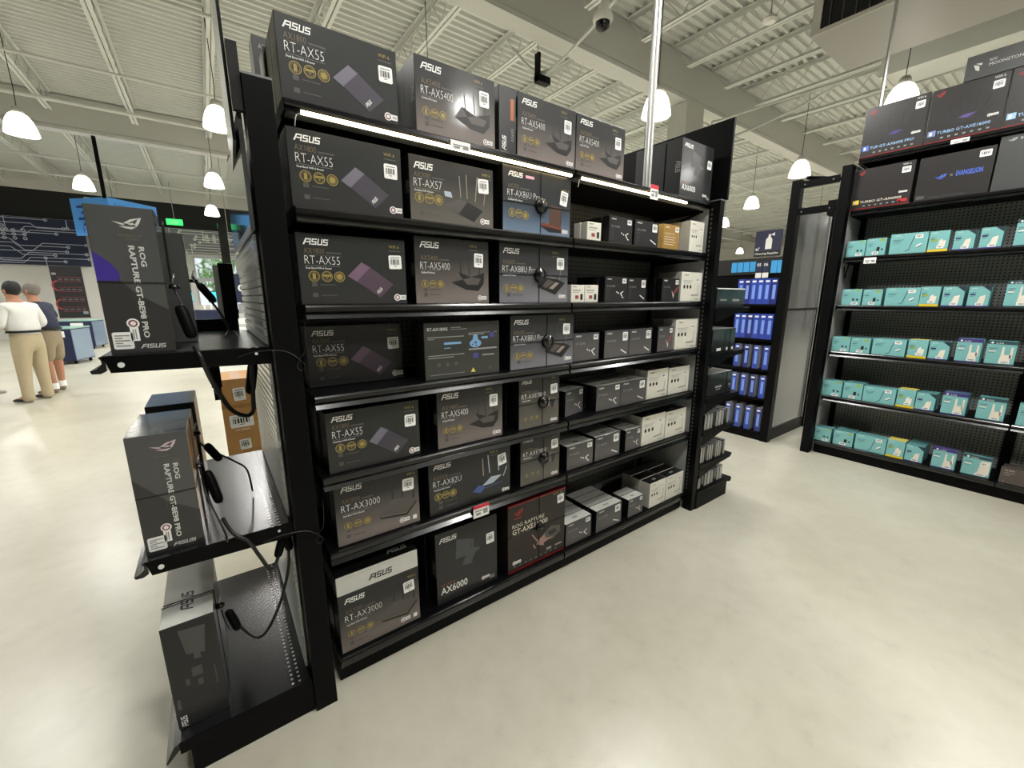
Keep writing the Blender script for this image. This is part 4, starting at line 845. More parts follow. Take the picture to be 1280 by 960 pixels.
# PEGR dots run in this frame's x,z
PEGL = dots_mat('pegboard_grey_turned', (150, 153, 150), (18, 18, 18), .0254, .0055, (0, 2), .5)
for ch in rg.children:
    if ch.name.startswith('back_panel'): ch.data.materials[0] = PEGL
def rw(s): return RY0 - s            # distance along the shelf -> world Y
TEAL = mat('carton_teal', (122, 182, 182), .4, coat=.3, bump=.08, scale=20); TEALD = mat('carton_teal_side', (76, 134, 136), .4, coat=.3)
INK_NAVY = mat('ink_deep_navy', (26, 44, 60), .5); INK_PUR = mat('ink_purple', (62, 48, 120), .5); INK_YEL = mat('ink_bright_yellow', (225, 195, 30), .5); INK_LIME = mat('ink_lime', (150, 170, 60), .5); INK_CRM = mat('ink_cream', (228, 220, 205), .45); INK_BAND = mat('ink_slate_teal', (40, 70, 78), .5)
def teal_art(o, w, h, k):
    b = MB()
    text('brand_name', 'tp-link', INK_W, o, (.12 if k not in ('p', 'k', 'k2') else .28) * w, .86 * h, .085 * h, (.26 if k != 'wide' else .16) * w)
    lines(o, [(.08 * w, .68 * h, .36 * w, .70 * h), (.08 * w, .60 * h, .30 * w, .63 * h), (.08 * w, .5 * h, .28 * w, .515 * h)], INK_BAND)
    if k == 'usb': b.poly([(.55 * w, .30 * h), (.66 * w, .30 * h), (.66 * w, .42 * h), (.55 * w, .42 * h)], -.0006); b.poly([(.76 * w, .30 * h), (.86 * w, .30 * h), (.86 * w, .40 * h), (.76 * w, .40 * h)], -.0006); b.obj('adapter_picture', INK_B, o); sticker(o, .52 * w, .04 * h, .84 * w, .2 * h); lines(o, [(.68 * w, .86 * h, .92 * w, .94 * h)], INK_LIME, 'green_mark')
    elif k == 'usb2': b.poly([(.54 * w, .24 * h), (.70 * w, .26 * h), (.70 * w, .48 * h), (.56 * w, .48 * h)], -.0006); b.poly([(.78 * w, .28 * h), (.86 * w, .28 * h), (.86 * w, .38 * h), (.78 * w, .38 * h)], -.0006); b.obj('adapter_picture', INK_B, o); sticker(o, .34 * w, .05 * h, .66 * w, .22 * h); lines(o, [(.66 * w, .82 * h, .9 * w, .93 * h)], INK_LIME, 'green_mark')
    elif k == 'wide':
        b.poly([(u * w, v * h) for u, v in ln((.44, .10), (.54, .18), .03)], -.0006); b.poly([(u * w, v * h) for u, v in ln((.54, .16), (.60, .62), .02)], -.0006); b.poly([(u * w, v * h) for u, v in ln((.60, .60), (.64, .82), .02)], -.0006); b.obj('antenna_picture', INK_NAVY, o)
        b = MB(); b.poly([(u * w, v * h) for u, v in [(.70, .30), (.72, .36), (.82, .46), (.86, .42), (.76, .30)]], -.0007); b.obj('adapter_picture', INK_W, o); b = MB(); b.poly([(u * w, v * h) for u, v in [(.70, .29), (.74, .29), (.86, .40), (.86, .37), (.77, .26)]], -.0006); b.obj('adapter_picture', INK_NAVY, o); sticker(o, .66 * w, .72 * h, .86 * w, .9 * h)
    elif k == 'yel': lines(o, [(0, .0, w, .11 * h)], INK_YEL, 'yellow_band'); lines(o, [(.1 * w, .52 * h, .4 * w, .6 * h)], INK_LIME, 'green_mark'); b.poly([(u * w, v * h) for u, v in [(.48, .20), (.52, .52), (.66, .62), (.70, .50), (.84, .52), (.82, .22)]], -.0006); b.obj('extender_picture', INK_CRM, o); sticker(o, .44 * w, .15 * h, .78 * w, .29 * h)
    elif k == 'cut': b.poly([(.60 * w, h * .998), (w * .998, h * .998), (w * .998, .74 * h)], -.0006); b.obj('navy_corner', INK_NAVY, o); lines(o, [(0, 0, w, .055 * h)], INK_PUR, 'purple_band'); b = MB(); b.poly([(u * w, v * h) for u, v in [(.45, .18), (.56, .52), (.80, .58), (.78, .20)]], -.0006); b.obj('extender_picture', INK_CRM, o); sticker(o, .40 * w, .06 * h, .76 * w, .20 * h); lines(o, [(.08 * w, .56 * h, .34 * w, .64 * h)], INK_PUR, 'purple_mark')
    elif k in ('p', 'k', 'k2'):
        lines(o, [(0, .86 * h, w, .9985 * h)], INK_PUR if k == 'p' else INK_BAND, 'top_band', y=-.0004); lines(o, [(0, 0, w, .05 * h)], INK_PUR if k == 'p' else INK_BAND, 'foot_band')
        b.poly(disc(.16 * w, .92 * h, .05 * w, 12), -.0008); b.obj('brand_mark', INK_W, o); lines(o, [(.08 * w, .55 * h, .32 * w, .62 * h)], INK_W, 'white_label'); b = MB()
        if k == 'k2': b.poly([(u * w, v * h) for u, v in [(.48, .10), (.58, .26), (.64, .80), (.96, .82), (.96, .2), (.86, .08)]], -.0006)
        else: b.poly([(u * w, v * h) for u, v in [(.48, .08), (.52, .44), (.86, .44), (.84, .08)]], -.0006); b.poly([(u * w, v * h) for u, v in [(.52, .44), (.53, .76), (.60, .76), (.62, .44)]], -.0006); b.poly([(u * w, v * h) for u, v in [(.80, .30), (.82, .76), (.89, .76), (.90, .30)]], -.0006)
        b.obj('extender_picture', INK_CRM, o); sticker(o, .50 * w, .07 * h, .86 * w, .17 * h)
        if k == 'k2': sticker(o, .62 * w, .60 * h, .88 * w, .72 * h, y=-.0016)
KN = {'usb': 'teal box with tiny dongle', 'usb2': 'teal box with larger dongle', 'wide': 'wide teal antenna box', 'yel': 'yellow-footed teal box', 'cut': 'teal box with dark corner', 'p': 'teal box with purple band', 'k': 'tall teal box with dark band', 'k2': 'teal box with hourglass device', 'pl': 'plain teal box at photo edge'}
ROWN = ['top teal row', 'second teal row', 'third teal row', 'fourth teal row', 'lowest teal row']
ROWS = [ # deck z, [(kind, y left, y right, height, stack)]
 (RT7[2], [('usb', -.123, -.259, .138, 1), ('usb2', -.264, -.40, .145, 3), ('wide', -.425, -.66, .164, 2), ('yel', -.666, -.784, .160, 1), ('cut', -.81, -.925, .146, 2), ('cut', -.95, -1.065, .152, 2), ('k', -1.12, -1.245, .19, 2)]),
 (RT7[3], [('usb', -.145, -.29, .146, 1), ('usb2', -.30, -.435, .142, 3), ('wide', -.455, -.678, .152, 2), ('yel', -.680, -.797, .158, 2), ('cut', -.811, -.934, .156, 3), ('cut', -.954, -1.069, .155, 4), ('k', -1.142, -1.27, .195, 2)]),
 (RT7[4], [('usb', -.125, -.265, .14, 2), ('usb2', -.271, -.414, .138, 3), ('wide', -.43, -.655, .146, 2), ('yel', -.668, -.790, .155, 2), ('cut', -.80, -.918, .150, 2), ('p', -.953, -1.090, .185, 3), ('k', -1.114, -1.265, .182, 2), ('pl', -1.345, -1.47, .155, 1)]),
 (RT7[5], [('usb', -.104, -.262, .152, 2), ('usb2', -.272, -.418, .155, 3), ('wide', -.424, -.652, .145, 2), ('yel', -.660, -.778, .162, 2), ('cut', -.783, -.903, .15, 3), ('p', -.94, -1.082, .182, 3), ('k', -1.137, -1.285, .18, 2), ('pl', -1.345, -1.49, .165, 2)]),
 (.132, [('usb', -.101, -.238, .138, 2), ('usb2', -.258, -.414, .142, 3), ('wide', -.428, -.652, .15, 2), ('yel', -.658, -.778, .162, 2), ('cut', -.784, -.900, .148, 4), ('p', -.953, -1.094, .176, 1), ('k2', -1.129, -1.285, .17, 1)]),
]
for ri, (z, row) in enumerate(ROWS):
    seen = {}
    for (k, ya, yb, h, n) in row:
        seen[k] = seen.get(k, 0) + 1; nm = ROWN[ri]
        side = '' if sum(1 for r in row if r[0] == k) == 1 else ('left of two, ' if seen[k] == 1 else 'right of two, ')
        lab = KN[k] + ', ' + side + nm
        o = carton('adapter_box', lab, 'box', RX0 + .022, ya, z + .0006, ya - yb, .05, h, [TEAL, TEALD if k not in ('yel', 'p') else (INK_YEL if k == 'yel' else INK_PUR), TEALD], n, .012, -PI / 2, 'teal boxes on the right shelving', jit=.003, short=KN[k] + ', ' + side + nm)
        teal_art(o, ya - yb, h, k)
o = carton('adapter_box', 'brown box with pale lettering at the lower right edge of the photo', 'box', RX0 + .022, -1.335, .1326, .26, .06, .125, [mat('carton_brown', (84, 74, 70), .4, coat=.3), mat('carton_brown_top', (70, 62, 58), .4), mat('carton_brown_side', (60, 54, 50), .4)], 2, .01, -PI / 2, short='brown box at the lower right edge')
text('brand_name', 'tp-link', INK_CRM, o, .02, .10, .012, .05); lines(o, [(.02, .085, .07, .09), (.02, .068, .05, .073), (.02, .012, .028, .02)], INK_G)
# gaming router cartons on its two top shelves
F_GT = mat('gaming_black', (48, 46, 46), .3, coat=.6, bump=.12, scale=8)
GEM = [mat('ink_ice', (150, 190, 230), .4), mat('ink_mint', (170, 215, 200), .4)]
def gt_art(o, w, h, name, blue, pr, red=True, spider=True):
    if red: lines(o, [(0, .0, w, .018 * h), ], REDM, 'red_band')
    eye_logo(o, .05 * w, .84 * h, .13 * w, .11 * h, INK_R)
    if spider:
        b = MB()
        for (a, c_) in (((.34, .40), (.26, .66)), ((.44, .42), (.40, .78)), ((.62, .42), (.64, .80)), ((.72, .40), (.80, .68)), ((.36, .36), (.24, .46)), ((.7, .34), (.86, .5))): b.poly([(u * w, v * h) for u, v in ln(a, c_, .028)], -.0006)
        b.poly([(u * w, v * h) for u, v in [(.30, .30), (.34, .46), (.50, .40), (.70, .46), (.74, .32), (.52, .26)]], -.0007); b.obj('router_picture', P_DK, o)
        b = MB(); b.poly([(u * w, v * h) for u, v in [(.42, .38), (.52, .42), (.66, .42), (.54, .35)]], -.0009); b.obj('router_glow', pr, o)
    lines(o, [(.03 * w, .13 * h, .14 * w, .235 * h)], blue, 'game_badge'); lines(o, [(.055 * w, .15 * h, .09 * w, .21 * h)], INK_W, 'game_badge', y=-.0009)
    text('model_name', name, GEM[0] if red and spider else INK_CRM, o, .16 * w, .15 * h, .055 * h, .7 * w, thin=.01)
    badge(o, .80 * w, .27 * h, .14 * w, .055 * h, False); lines(o, [((.22 + .1 * i) * w, .06 * h, (.26 + .1 * i) * w, .09 * h) for i in range(7)], INK_G, 'icon_row')
    text('wifi_mark', 'WiFi 6', INK_W, o, .80 * w, .92 * h, .04 * h, .13 * w); sticker(o, .80 * w, .74 * h, .94 * w, .88 * h)
zt = RT7[0] + .0006
gm = [F_GT, F_GT, F_GT]
o = carton('router_carton', 'black gaming carton with red foot line, leftmost on the right-hand top shelf', 'box', RX0 + .022, -.108, zt, .403, .15, .392, gm, 1, 0, -PI / 2); gt_art(o, .403, .392, 'TUF-GT-AX6000 PRO', mat('ink_royal_blue', (70, 110, 200), .4), INK_PUR)
o = carton('router_carton', 'black gaming carton with purple-glow router, second on the right-hand top shelf', 'box', RX0 + .022, -.523, zt, .404, .15, .386, gm, 1, 0, -PI / 2); gt_art(o, .404, .386, 'TURBO GT-AXE16000', mat('ink_steel_blue', (120, 140, 190), .4), mat('print_purple_glow', (90, 70, 140), .4))
o = carton('router_carton', 'black gaming carton cut by the right photo edge, third on the right-hand top shelf', 'box', RX0 + .022, -.935, zt, .40, .15, .385, gm, 1, 0, -PI / 2); gt_art(o, .40, .385, 'TURBO GT-AX11000', GEM[0], INK_PUR)
o = carton('router_carton', 'long grey carton lying flat across the top of the gaming cartons', 'box', RX0 + .03, -.68, zt + .3925, .62, .14, .165, [F_ROG, F_ROGT, F_ROGS], 1, 0, -PI / 2)
text('brand_line', 'ROG', INK_SIL, o, .12, .095, .018, .035); text('brand_line', 'MOONSTONE ACE L', INK_SIL, o, .12, .066, .02, .26)
b = MB(); b.poly([(.04, .10), (.07, .085), (.075, .05), (.055, .06)], -.0006); b.poly([(.05, .105), (.085, .10), (.08, .085)], -.0006); b.obj('shield_emblem', INK_SIL, o)
z1 = RT7[1] + .0006
o = carton('router_carton', 'black carton with yellow badge and red foot line, shelf under the top, far left', 'box', RX0 + .022, -.10, z1, .397, .12, .335, gm, 1, 0, -PI / 2); gt_art(o, .397, .335, 'TURBO GT-AX6000', INK_YEL, INK_R, True, False); lines(o, [(.80 * .397, .06 * .335, .96 * .397, .13 * .335)], INK_R, 'red_patch')
o = carton('router_carton', 'black shrink-wrapped carton with blue lettering in its centre, shelf under the top', 'box', RX0 + .022, -.523, z1, .412, .12, .33, gm, 1, 0, -PI / 2)
IB = mat('ink_vivid_blue', (84, 120, 230), .4); w, h = .412, .33
eye_logo(o, .24 * w, .44 * h, .17 * w, .12 * h, IB); text('cross_mark', 'x', INK_G, o, .455 * w, .485 * h, .05 * h); text('edition_name', 'EVANGELION', IB, o, .54 * w, .47 * h, .11 * h, .34 * w, thin=.012); text('model_name', 'TURBO GT-AX11000', INK_D, o, .20 * w, .035 * h, .045 * h, .5 * w); lines(o, [(.03 * w, .04 * h, .15 * w, .12 * h)], INK_D, 'game_badge'); sticker(o, .80 * w, .79 * h, .95 * w, .93 * h)
o = carton('router_carton', 'grey shrink-wrapped carton at the right photo edge, shelf under the top', 'box', RX0 + .022, -.945, z1, .40, .12, .375, [F_ROG, F_ROG, F_ROGS], 1, 0, -PI / 2); eye_logo(o, .08 * .4, .88 * .375, .12 * .4, .06 * .375, INK_SIL); text('brand_line', 'ROG RAPTURE', INK_SIL, o, .24 * .4, .89 * .375, .018, .12)
b = MB(); b.poly([(.18, .05), (.30, .24), (.40, .26), (.40, .04)], -.0005); b.obj('router_picture', mat('print_teal_grey', (96, 110, 112), .4), o)
# pole behind the right gondola
pp = empty('power_pole', (5.22, -.02, 0), 'thin galvanised pipe pair rising behind the right-hand gaming cartons', 'pipe')
for dx in (-.012, .014): MB().tube([(dx, 0, 0), (dx, 0, 6.04)], .010, 8).obj('pipe', STEEL, pp)

# ================================================================== SECOND GONDOLA beyond the gap, with clear plastic end sheet
g2 = empty('shelving_gondola', (4.49, .3, 0), 'black gondola beyond the gap with a clear plastic sheet on its end', 'shelving')
def S2(o): o.parent = g2; o.matrix_parent_inverse = Matrix.Translation((-4.49, -.3, 0)); return o
S2(MB().box(4.48, 4.56, .285, .365, 0, 2.65).obj('end_post', BLK)); S2(MB().box(5.46, 5.52, .285, .365, 0, 2.6).obj('end_post', BLK))
S2(MB().box(4.56, 5.46, .30, .345, 0, .12).obj('kick_plate', BLK))
PLAS = mat('clear_plastic_sheet', (150, 152, 150), .16, coat=.6, bump=.5, scale=5, alpha=.62)
S2(MB().box(4.56, 5.46, .318, .322, .121, 1.42).obj('plastic_sheet', PLAS)); S2(MB().box(4.56, 5.46, .312, .316, 1.43, 2.42).obj('plastic_sheet', PLAS))
S2(MB().box(4.555, 5.47, .308, .326, 1.418, 1.432).obj('sheet_joiner', BLK))
S2(MB().box(5.44, 5.462, .306, .311, .125, 2.42).obj('edge_strip', mat('edge_strip_clear', (215, 216, 214), .2, coat=.5)))
S2(MB().box(4.58, 5.45, .352, .36, .13, 2.45).obj('side_panel', mat('end_panel_grey', (120, 122, 121), .6)))
for z0 in (2.57, 2.325): 
    cb = S2(MB().box(4.486, 4.51, -.015, .285, z0, z0 + .062).obj('cross_bar', BLK))
    MB().cyl((4.483, .255, z0 + .03), .006, .003, 'x', 8).cyl((4.483, .03, z0 + .03), .006, .003, 'x', 8).obj('bolt', STEEL, cb)
S2(MB().bar((4.50, .25, 2.66), (4.9, .0, 2.66), .02).obj('brace', BLK))
for z0 in (1.478, 1.113, .79, .475, .1): S2(MB().box(4.47, 4.86, .366, 1.58, z0 - .022, z0).obj('shelf', BLK))
S2(MB().box(4.49, 4.86, .366, 1.58, 0, .077).obj('kick_plate', BLK)); S2(MB().box(4.87, 4.89, .366, 1.58, .1, 1.74).obj('back_panel', BLK)); S2(MB().box(4.48, 4.56, 1.58, 1.65, 0, 1.76).obj('end_post', BLK))
BOOK = mat('box_royal_blue', (40, 66, 160), .35, coat=.4); BOOKS = mat('box_pale_side', (150, 152, 150), .5); BOOKD = mat('box_dark_blue', (28, 40, 110), .35, coat=.3)
for ri, (z0, hh, cnt, st) in enumerate(((1.478, .262, 6, .0665), (1.113, .262, 6, .0665), (.79, .25, 4, .10), (.475, .24, 4, .10), (.1, .26, 4, .11))):
    for k in range(cnt):
        wd = st - .003 if ri < 2 else .058
        b = MB().box(0, .15, -wd, 0, 0, hh, 1); b.m[5] = 0
        o = b.obj('slim_box', [BOOK if (k + ri) % 4 else BOOKD, BOOKS if ri >= 2 else BOOK], None, (4.482, .372 + st * k + wd + .004, z0 + .0006))
        tag(o, 'upright blue box, %s from the clear-sheet end, %s shelf of the gondola beyond' % (['first', 'second', 'third', 'fourth', 'fifth', 'sixth'][k], ['top', 'second', 'third', 'fourth', 'lowest'][ri]), 'box', 'blue slim boxes beyond the gap')
        MB().box(-.0012, -.0003, -wd * .75, -wd * .3, hh * .2, hh * .75).obj('spine_lettering', mat('ink_pale_blue', (120, 150, 220), .5), o); MB().box(-.0012, -.0003, -wd * .8, -wd * .2, hh * .86, hh * .93).obj('white_label', INK_W, o)

# goods on the right end rack (their sides towards the aisle)
BXB = mat('carton_gloss_black', (30, 30, 32), .25, coat=.6); BXS2 = mat('carton_grey_slim_light', (176, 176, 172), .45); BXS = mat('carton_grey_slim', (150, 150, 146), .45); BXT = mat('carton_grey_top', (188, 188, 184), .45)
def rbox(x0, x1, z, h, d, mats, label, y=-.02, grp='goods on the right end rack'):
    o = carton('accessory_carton', label, 'box', x0, y, z + .0006, x1 - x0, d, h, mats, 1, group=grp); return o
o = rbox(2.56, 2.95, RT[0], .135, .2, [BXB, BXT, BXB], 'wide glossy black carton on the highest right end-rack shelf'); lines(o, [(.05, .05, .14, .058), (.22, .045, .32, .06)], INK_G); lines(o, [(0, .127, .39, .1345)], INK_W, 'pale_edge')
for k, (a, b_) in enumerate(((2.56, 2.73), (2.735, 2.80), (2.81, 2.88))):
    o = rbox(a, b_, RT[1], .165, .22, [BXB, BXS, BXB], 'glossy black carton, %s from the post on the second right end-rack shelf' % ['first', 'second', 'third'][k]); lines(o, [((b_ - a) * .4, .01, (b_ - a) * .75, .03)], INK_W, 'white_label'); 
for k, (a, b_) in enumerate(((2.56, 2.82), (2.83, 2.90))):
    o = rbox(a, b_, RT[2], .17, .22, [BXB, BXT, BXB], 'black carton, %s on the third right end-rack shelf' % ['wide one', 'narrow one'][k]); lines(o, [((b_ - a) * .4, .06, (b_ - a) * .75, .075), ((b_ - a) * .45, .045, (b_ - a) * .7, .052)], INK_G)
rr = random.Random(5)
NTH = ['first', 'second', 'third', 'fourth', 'fifth', 'sixth', 'seventh', 'eighth', 'ninth', 'tenth', 'eleventh', 'twelfth', 'thirteenth', 'fourteenth', 'fifteenth']
for ri, (z, n, hh, x0) in enumerate(((RT[3], 9, .115, 2.57), (RT[4], 12, .12, 2.56), (.131, 8, .115, 2.56))):
    st = .36 / n
    for k in range(n):
        m_ = [(BXS, BXS2, BXS, BXB)[(k + ri) % 4], BXT, BXB]
        o = rbox(x0 + st * k, x0 + st * k + st - .009, z, hh + rr.uniform(-.004, .004), .20, m_, 'slim carton, %s from the post, packed %s of the right end rack' % (NTH[k], ['third-lowest shelf', 'second-lowest shelf', 'bottom deck'][ri]), grp='slim cartons in the low end-rack rows')

# ================================================================== PENDANT LAMPS (acrylic bells) and what hangs from the roof
SHADE = mat('prismatic_acrylic', (250, 250, 246), .3, emit=((255, 250, 238), SHADE_E))
CAPM = mat('lamp_cap', (190, 188, 182), .4, metal=.4)
BULBM = mat('lamp_bulb', (255, 255, 255), .4, emit=((255, 250, 238), 14.))
shade_me = None
def pendant(x, y, z, label, group='bell pendants'):
    global shade_me
    root = empty('pendant_lamp', (x, y, z), label, 'lamp', group)
    if shade_me is None:
        prof = [(.215, -.14), (.212, -.11), (.195, -.02), (.165, .08), (.12, .16), (.08, .19), (.078, .185), (.118, .152), (.16, .075), (.19, -.02), (.205, -.11), (.208, -.14), (.215, -.14)]
        b = MB().lathe(prof, n=32); shade_me = (b.mesh('shade', [SHADE]), MB().lathe([(0, .30), (.05, .29), (.07, .26), (.085, .188), (0, .188)], n=20).mesh('cap', [CAPM]), MB().lathe([(0, .06), (.05, .04), (.07, -.02), (.05, -.08), (0, -.10)], n=16).mesh('bulb', [BULBM]))
        for me in shade_me: me.polygons.foreach_set('use_smooth', [True] * len(me.polygons))
        L = bpy.data.lights.new('bulb_light', 'SPOT'); L.energy = LAMP_W; L.color = (1.0, .98, .94); L.shadow_soft_size = .16; L.spot_size = math.radians(162); L.spot_blend = .45; pendant.light = L
    for nm, me in zip(('shade', 'cap', 'bulb'), shade_me): link(nm, me, root)
    link('bulb_light', pendant.light, root, (0, 0, -.33))
    MB().tube([(0, 0, .28), (.012, 0, .6), (0, 0, ZC - .03 - z)], .006, 6).obj('cord', WIRE, root)
    return root
VIS = {(-1, 1): 'bell pendant at the far left under the first girder, left of the pair', (0, 0): 'bell pendant right above the left sign board', (-1, 3): 'bell pendant above the blue hanging sign', (0, 2): 'bell pendant beyond the girder, upper one over the exit sign', (0, 4): 'farthest bell pendant in the row over the exit sign',
       (2, -2): 'bell pendant crossed by the galvanised pole', (3, -3): 'bell pendant just above the right-hand gaming cartons', (4, -2): 'bell pendant behind the clear-sheet gondola', (5, -1): 'bell pendant right of the tall black header board', (6, 0): 'small bell pendant beside the right end post', (10, 2): 'tiny distant bell pendant just left of the navy aisle sign'}
CAM = Vector((-.255, -1.515, 1.5465))
n_l = 0
for i in range(-3, 12):
    for j in range(-5, 6):
        if (i + j) % 2 or (i > 7 and j < -2): continue
        x, y = .25 + 2.72 * i, 7.44 + 2.28 * j
        if (i, j) in ((-1, -3), (-1, -5), (-2, -2), (-2, -4), (-3, -1), (-3, -3), (-3, -5), (8, 0), (9, 1), (11, 1), (11, 3)): continue
        pendant(x, y, 4.42, VIS.get((i, j), 'bell pendant out of sight, %s row from the rear wall, %s column from the left' % (NTH[5 - j], NTH[i + 3])))
pendant(2.3, -1.25, 4.42, 'added bell pendant out of sight, brightening the aisle between the two shelving runs')  # extra pendant off the lamp grid, added to brighten the right-hand aisle floor
# dome camera
dc = empty('dome_camera', (3.62, 2.12, 4.55), 'white dome security camera hanging on a pipe above the router cartons', 'camera')
MB().tube([(0, 0, .12), (0, 0, 1.45)], .022, 10).obj('pipe', WHITE, dc); MB().lathe([(0, .14), (.035, .13), (.05, .10), (.06, .05), (.10, .02), (.11, -.03), (.09, -.06), (0, -.06)], n=24).obj('housing', WHITE, dc, None, True)
MB().lathe([(.08, -.06), (.075, -.10), (.05, -.135), (0, -.15)], n=20).obj('dome', BLKG, dc, None, True)
bk = empty('speaker_bracket', (4.394, 4.187, 5.0), 'small black bracket hanging beside the girder above the cartons', 'bracket')
MB().box(-.02, .02, -.05, .05, -.1, .28).box(-.02, .22, -.06, .06, -.12, -.02).obj('arm', BLK, bk); MB().tube([(0, 0, .27), (0, 0, 1.04)], .008, 6).obj('rod', STEEL, bk)
sd = empty('smoke_detector', (6.9, 1.9, 5.55), 'round white detector under a joist near the grille', 'detector'); MB().lathe([(0, 0), (.09, 0), (.10, -.04), (.07, -.07), (0, -.075)], n=20).obj('housing', WHITE, sd); MB().tube([(0, 0, 0), (0, 0, .48)], .01, 6).obj('rod', STEEL, sd)
# air handling unit with grille
hv = empty('air_unit', (7.3, .5, 4.9), 'big grey air handling box with a black slotted grille, top right', 'air unit')
HVM = mat('air_unit_grey', (158, 155, 150), .5, var=.04, scale=2)
MB().box(-.68, .68, -2.6, .72, 0, .64).obj('casing', HVM, hv)
f = MB().box(-.70, -.681, -2.6, .72, 0, .05).box(-.70, -.681, -2.6, .72, .56, .64).box(-.70, -.681, .62, .72, .05, .56).obj('grille_frame', mat('grille_frame_pale', (190, 188, 180), .45), hv)
MB().box(-.684, -.6805, -2.6, .62, .05, .56).obj('grille_opening', mat('grille_dark', (8, 8, 9), .8), hv)
for k in range(22): MB().box(-.698, -.685, .52 - .135 * k, .528 - .135 * k, .05, .56).obj('slat', mat('grille_slat', (90, 90, 92), .4, metal=.5), hv)
for (hx, hy) in ((-.6, .6), (.6, .6), (-.6, -1.9), (.6, -1.9)): MB().tube([(hx, hy, .64), (hx, hy, 1.14)], .008, 6).obj('hanger_rod', STEEL, hv)
du = empty('air_duct', (9.25, -2.4, 5.02), 'long pale rectangular duct running behind the air handling box', 'duct')
MB().box(-.3, .3, -5.5, 3.45, 0, .38).obj('duct_body', STRM, du); MB().box(-.33, .33, -1.2, -1.14, -.02, .40).box(-.33, .33, 1.6, 1.66, -.02, .40).box(-.33, .33, 3.40, 3.46, -.02, .4).obj('duct_flange', STRM, du)
for hy in (-1., 2.): MB().tube([(0, hy, .38), (0, hy, 1.02)], .01, 6).obj('hanger_rod', STEEL, du)

# ================================================================== FAR END OF THE SHOP, left of the gondola
NAVY = mat('board_navy', (24, 34, 66), .5); TRACE = mat('trace_pale', (196, 205, 222), .5); NAVYG = mat('board_grey_blue', (120, 124, 128), .55)
def circuits(root, x0, x1, z0, z1, seed, n, mt, y=-.012):
    rn = random.Random(seed); b = MB(); W = x1 - x0; H = z1 - z0; wd = .022
    for k in range(n):
        zz = z0 + H * (k + .5) / n; xa = x0 + rn.uniform(.02, .35) * W; xb = xa + rn.uniform(.2, .5) * W; up = rn.choice((-1, 1)) * rn.uniform(.06, .18) * H
        pts = [(xa, zz), (min(xb, x1 - .1), zz), (min(xb + abs(up), x1 - .06), max(z0 + .05, min(z1 - .05, zz + up))), (min(xb + abs(up) + rn.uniform(.2, .45) * W, x1 - .02), max(z0 + .05, min(z1 - .05, zz + up)))]
        for p, q in zip(pts, pts[1:]):
            if math.hypot(q[0] - p[0], q[1] - p[1]) > .02: b.poly(ln(p, q, wd), y)
        for c_ in (pts[0], pts[-1]): ring(b, c_[0], c_[1], .028, .055, 12, y - .001)
    for k in range(n // 2):
        xx = x0 + W * rn.uniform(.05, .95); zt = z1 if k % 2 else z0; zl = zt + (-1 if k % 2 else 1) * rn.uniform(.15, .4) * H
        b.poly(ln((xx, zt), (xx, zl), wd), y); ring(b, xx, zl, .028, .055, 12, y - .001)
    for k in range(14): ring(b, x0 + W * (.38 + .2 * (k % 4) / 3), z0 + H * (.55 + .25 * (k // 4) / 3), .03, .058, 12, y - .001)
    return b.obj('circuit_traces', mt, root)
mu = empty('circuit_mural', (-5.4, 21.92, 2.75), 'dark navy wall board with pale circuit-trace pattern, far left', 'wall board')
MB().box(-2.2, 1.62, -.01, .06, 0, 1.68).obj('board', NAVY, mu); circuits(mu, -2.2, 1.62, 0, 1.68, 11, 12, TRACE)
mu2 = empty('circuit_mural', (.6, 21.92, 3.42), 'grey wall board with white circuit traces above the glazed entrance', 'wall board')
MB().box(-4.3, 1.9, -.01, .06, 0, 1.0).obj('board', NAVYG, mu2); circuits(mu2, -2.0, 1.9, 0, 1.0, 9, 9, INK_W)
# shutter strip below the mural corner
pb = empty('poster_board', (-3.63, 17.0, .92), 'tall black display board with red looping graphics standing on a navy cabinet', 'display board')
MB().box(-.34, .34, -.02, .04, 0, 1.56).obj('board', mat('board_black', (22, 20, 22), .5), pb)
b = MB(); b2 = MB()
for k in range(4):
    for i in range(4): MB().box(-.20 + .13 * i, -.11 + .13 * i, -.03, -.02, .24 + .30 * k, .29 + .30 * k).obj('display_item', INK_D, pb)
    b2.box(-.22, .30, -.028, -.02, .20 + .30 * k, .208 + .30 * k); b2.box(-.22, .30, -.028, -.02, .33 + .30 * k, .338 + .30 * k)
for zc in (.42, .98):
    b2.poly([(-.22 + .14 * math.cos(t * PI / 10 + PI / 2), zc + .16 * math.sin(t * PI / 10 + PI / 2)) for t in range(11)] + [(-.22 + .10 * math.cos(t * PI / 10 + PI / 2), zc + .12 * math.sin(t * PI / 10 + PI / 2)) for t in range(10, -1, -1)], -.025)
b2.obj('red_loop', mat('ink_soft_red', (150, 50, 58), .5), pb); MB().box(-.31, -.22, -.028, -.02, 1.30, 1.36).obj('white_blob', INK_G, pb); MB().box(.2, .31, -.028, -.02, .12, .2).obj('white_blob', INK_G, pb)
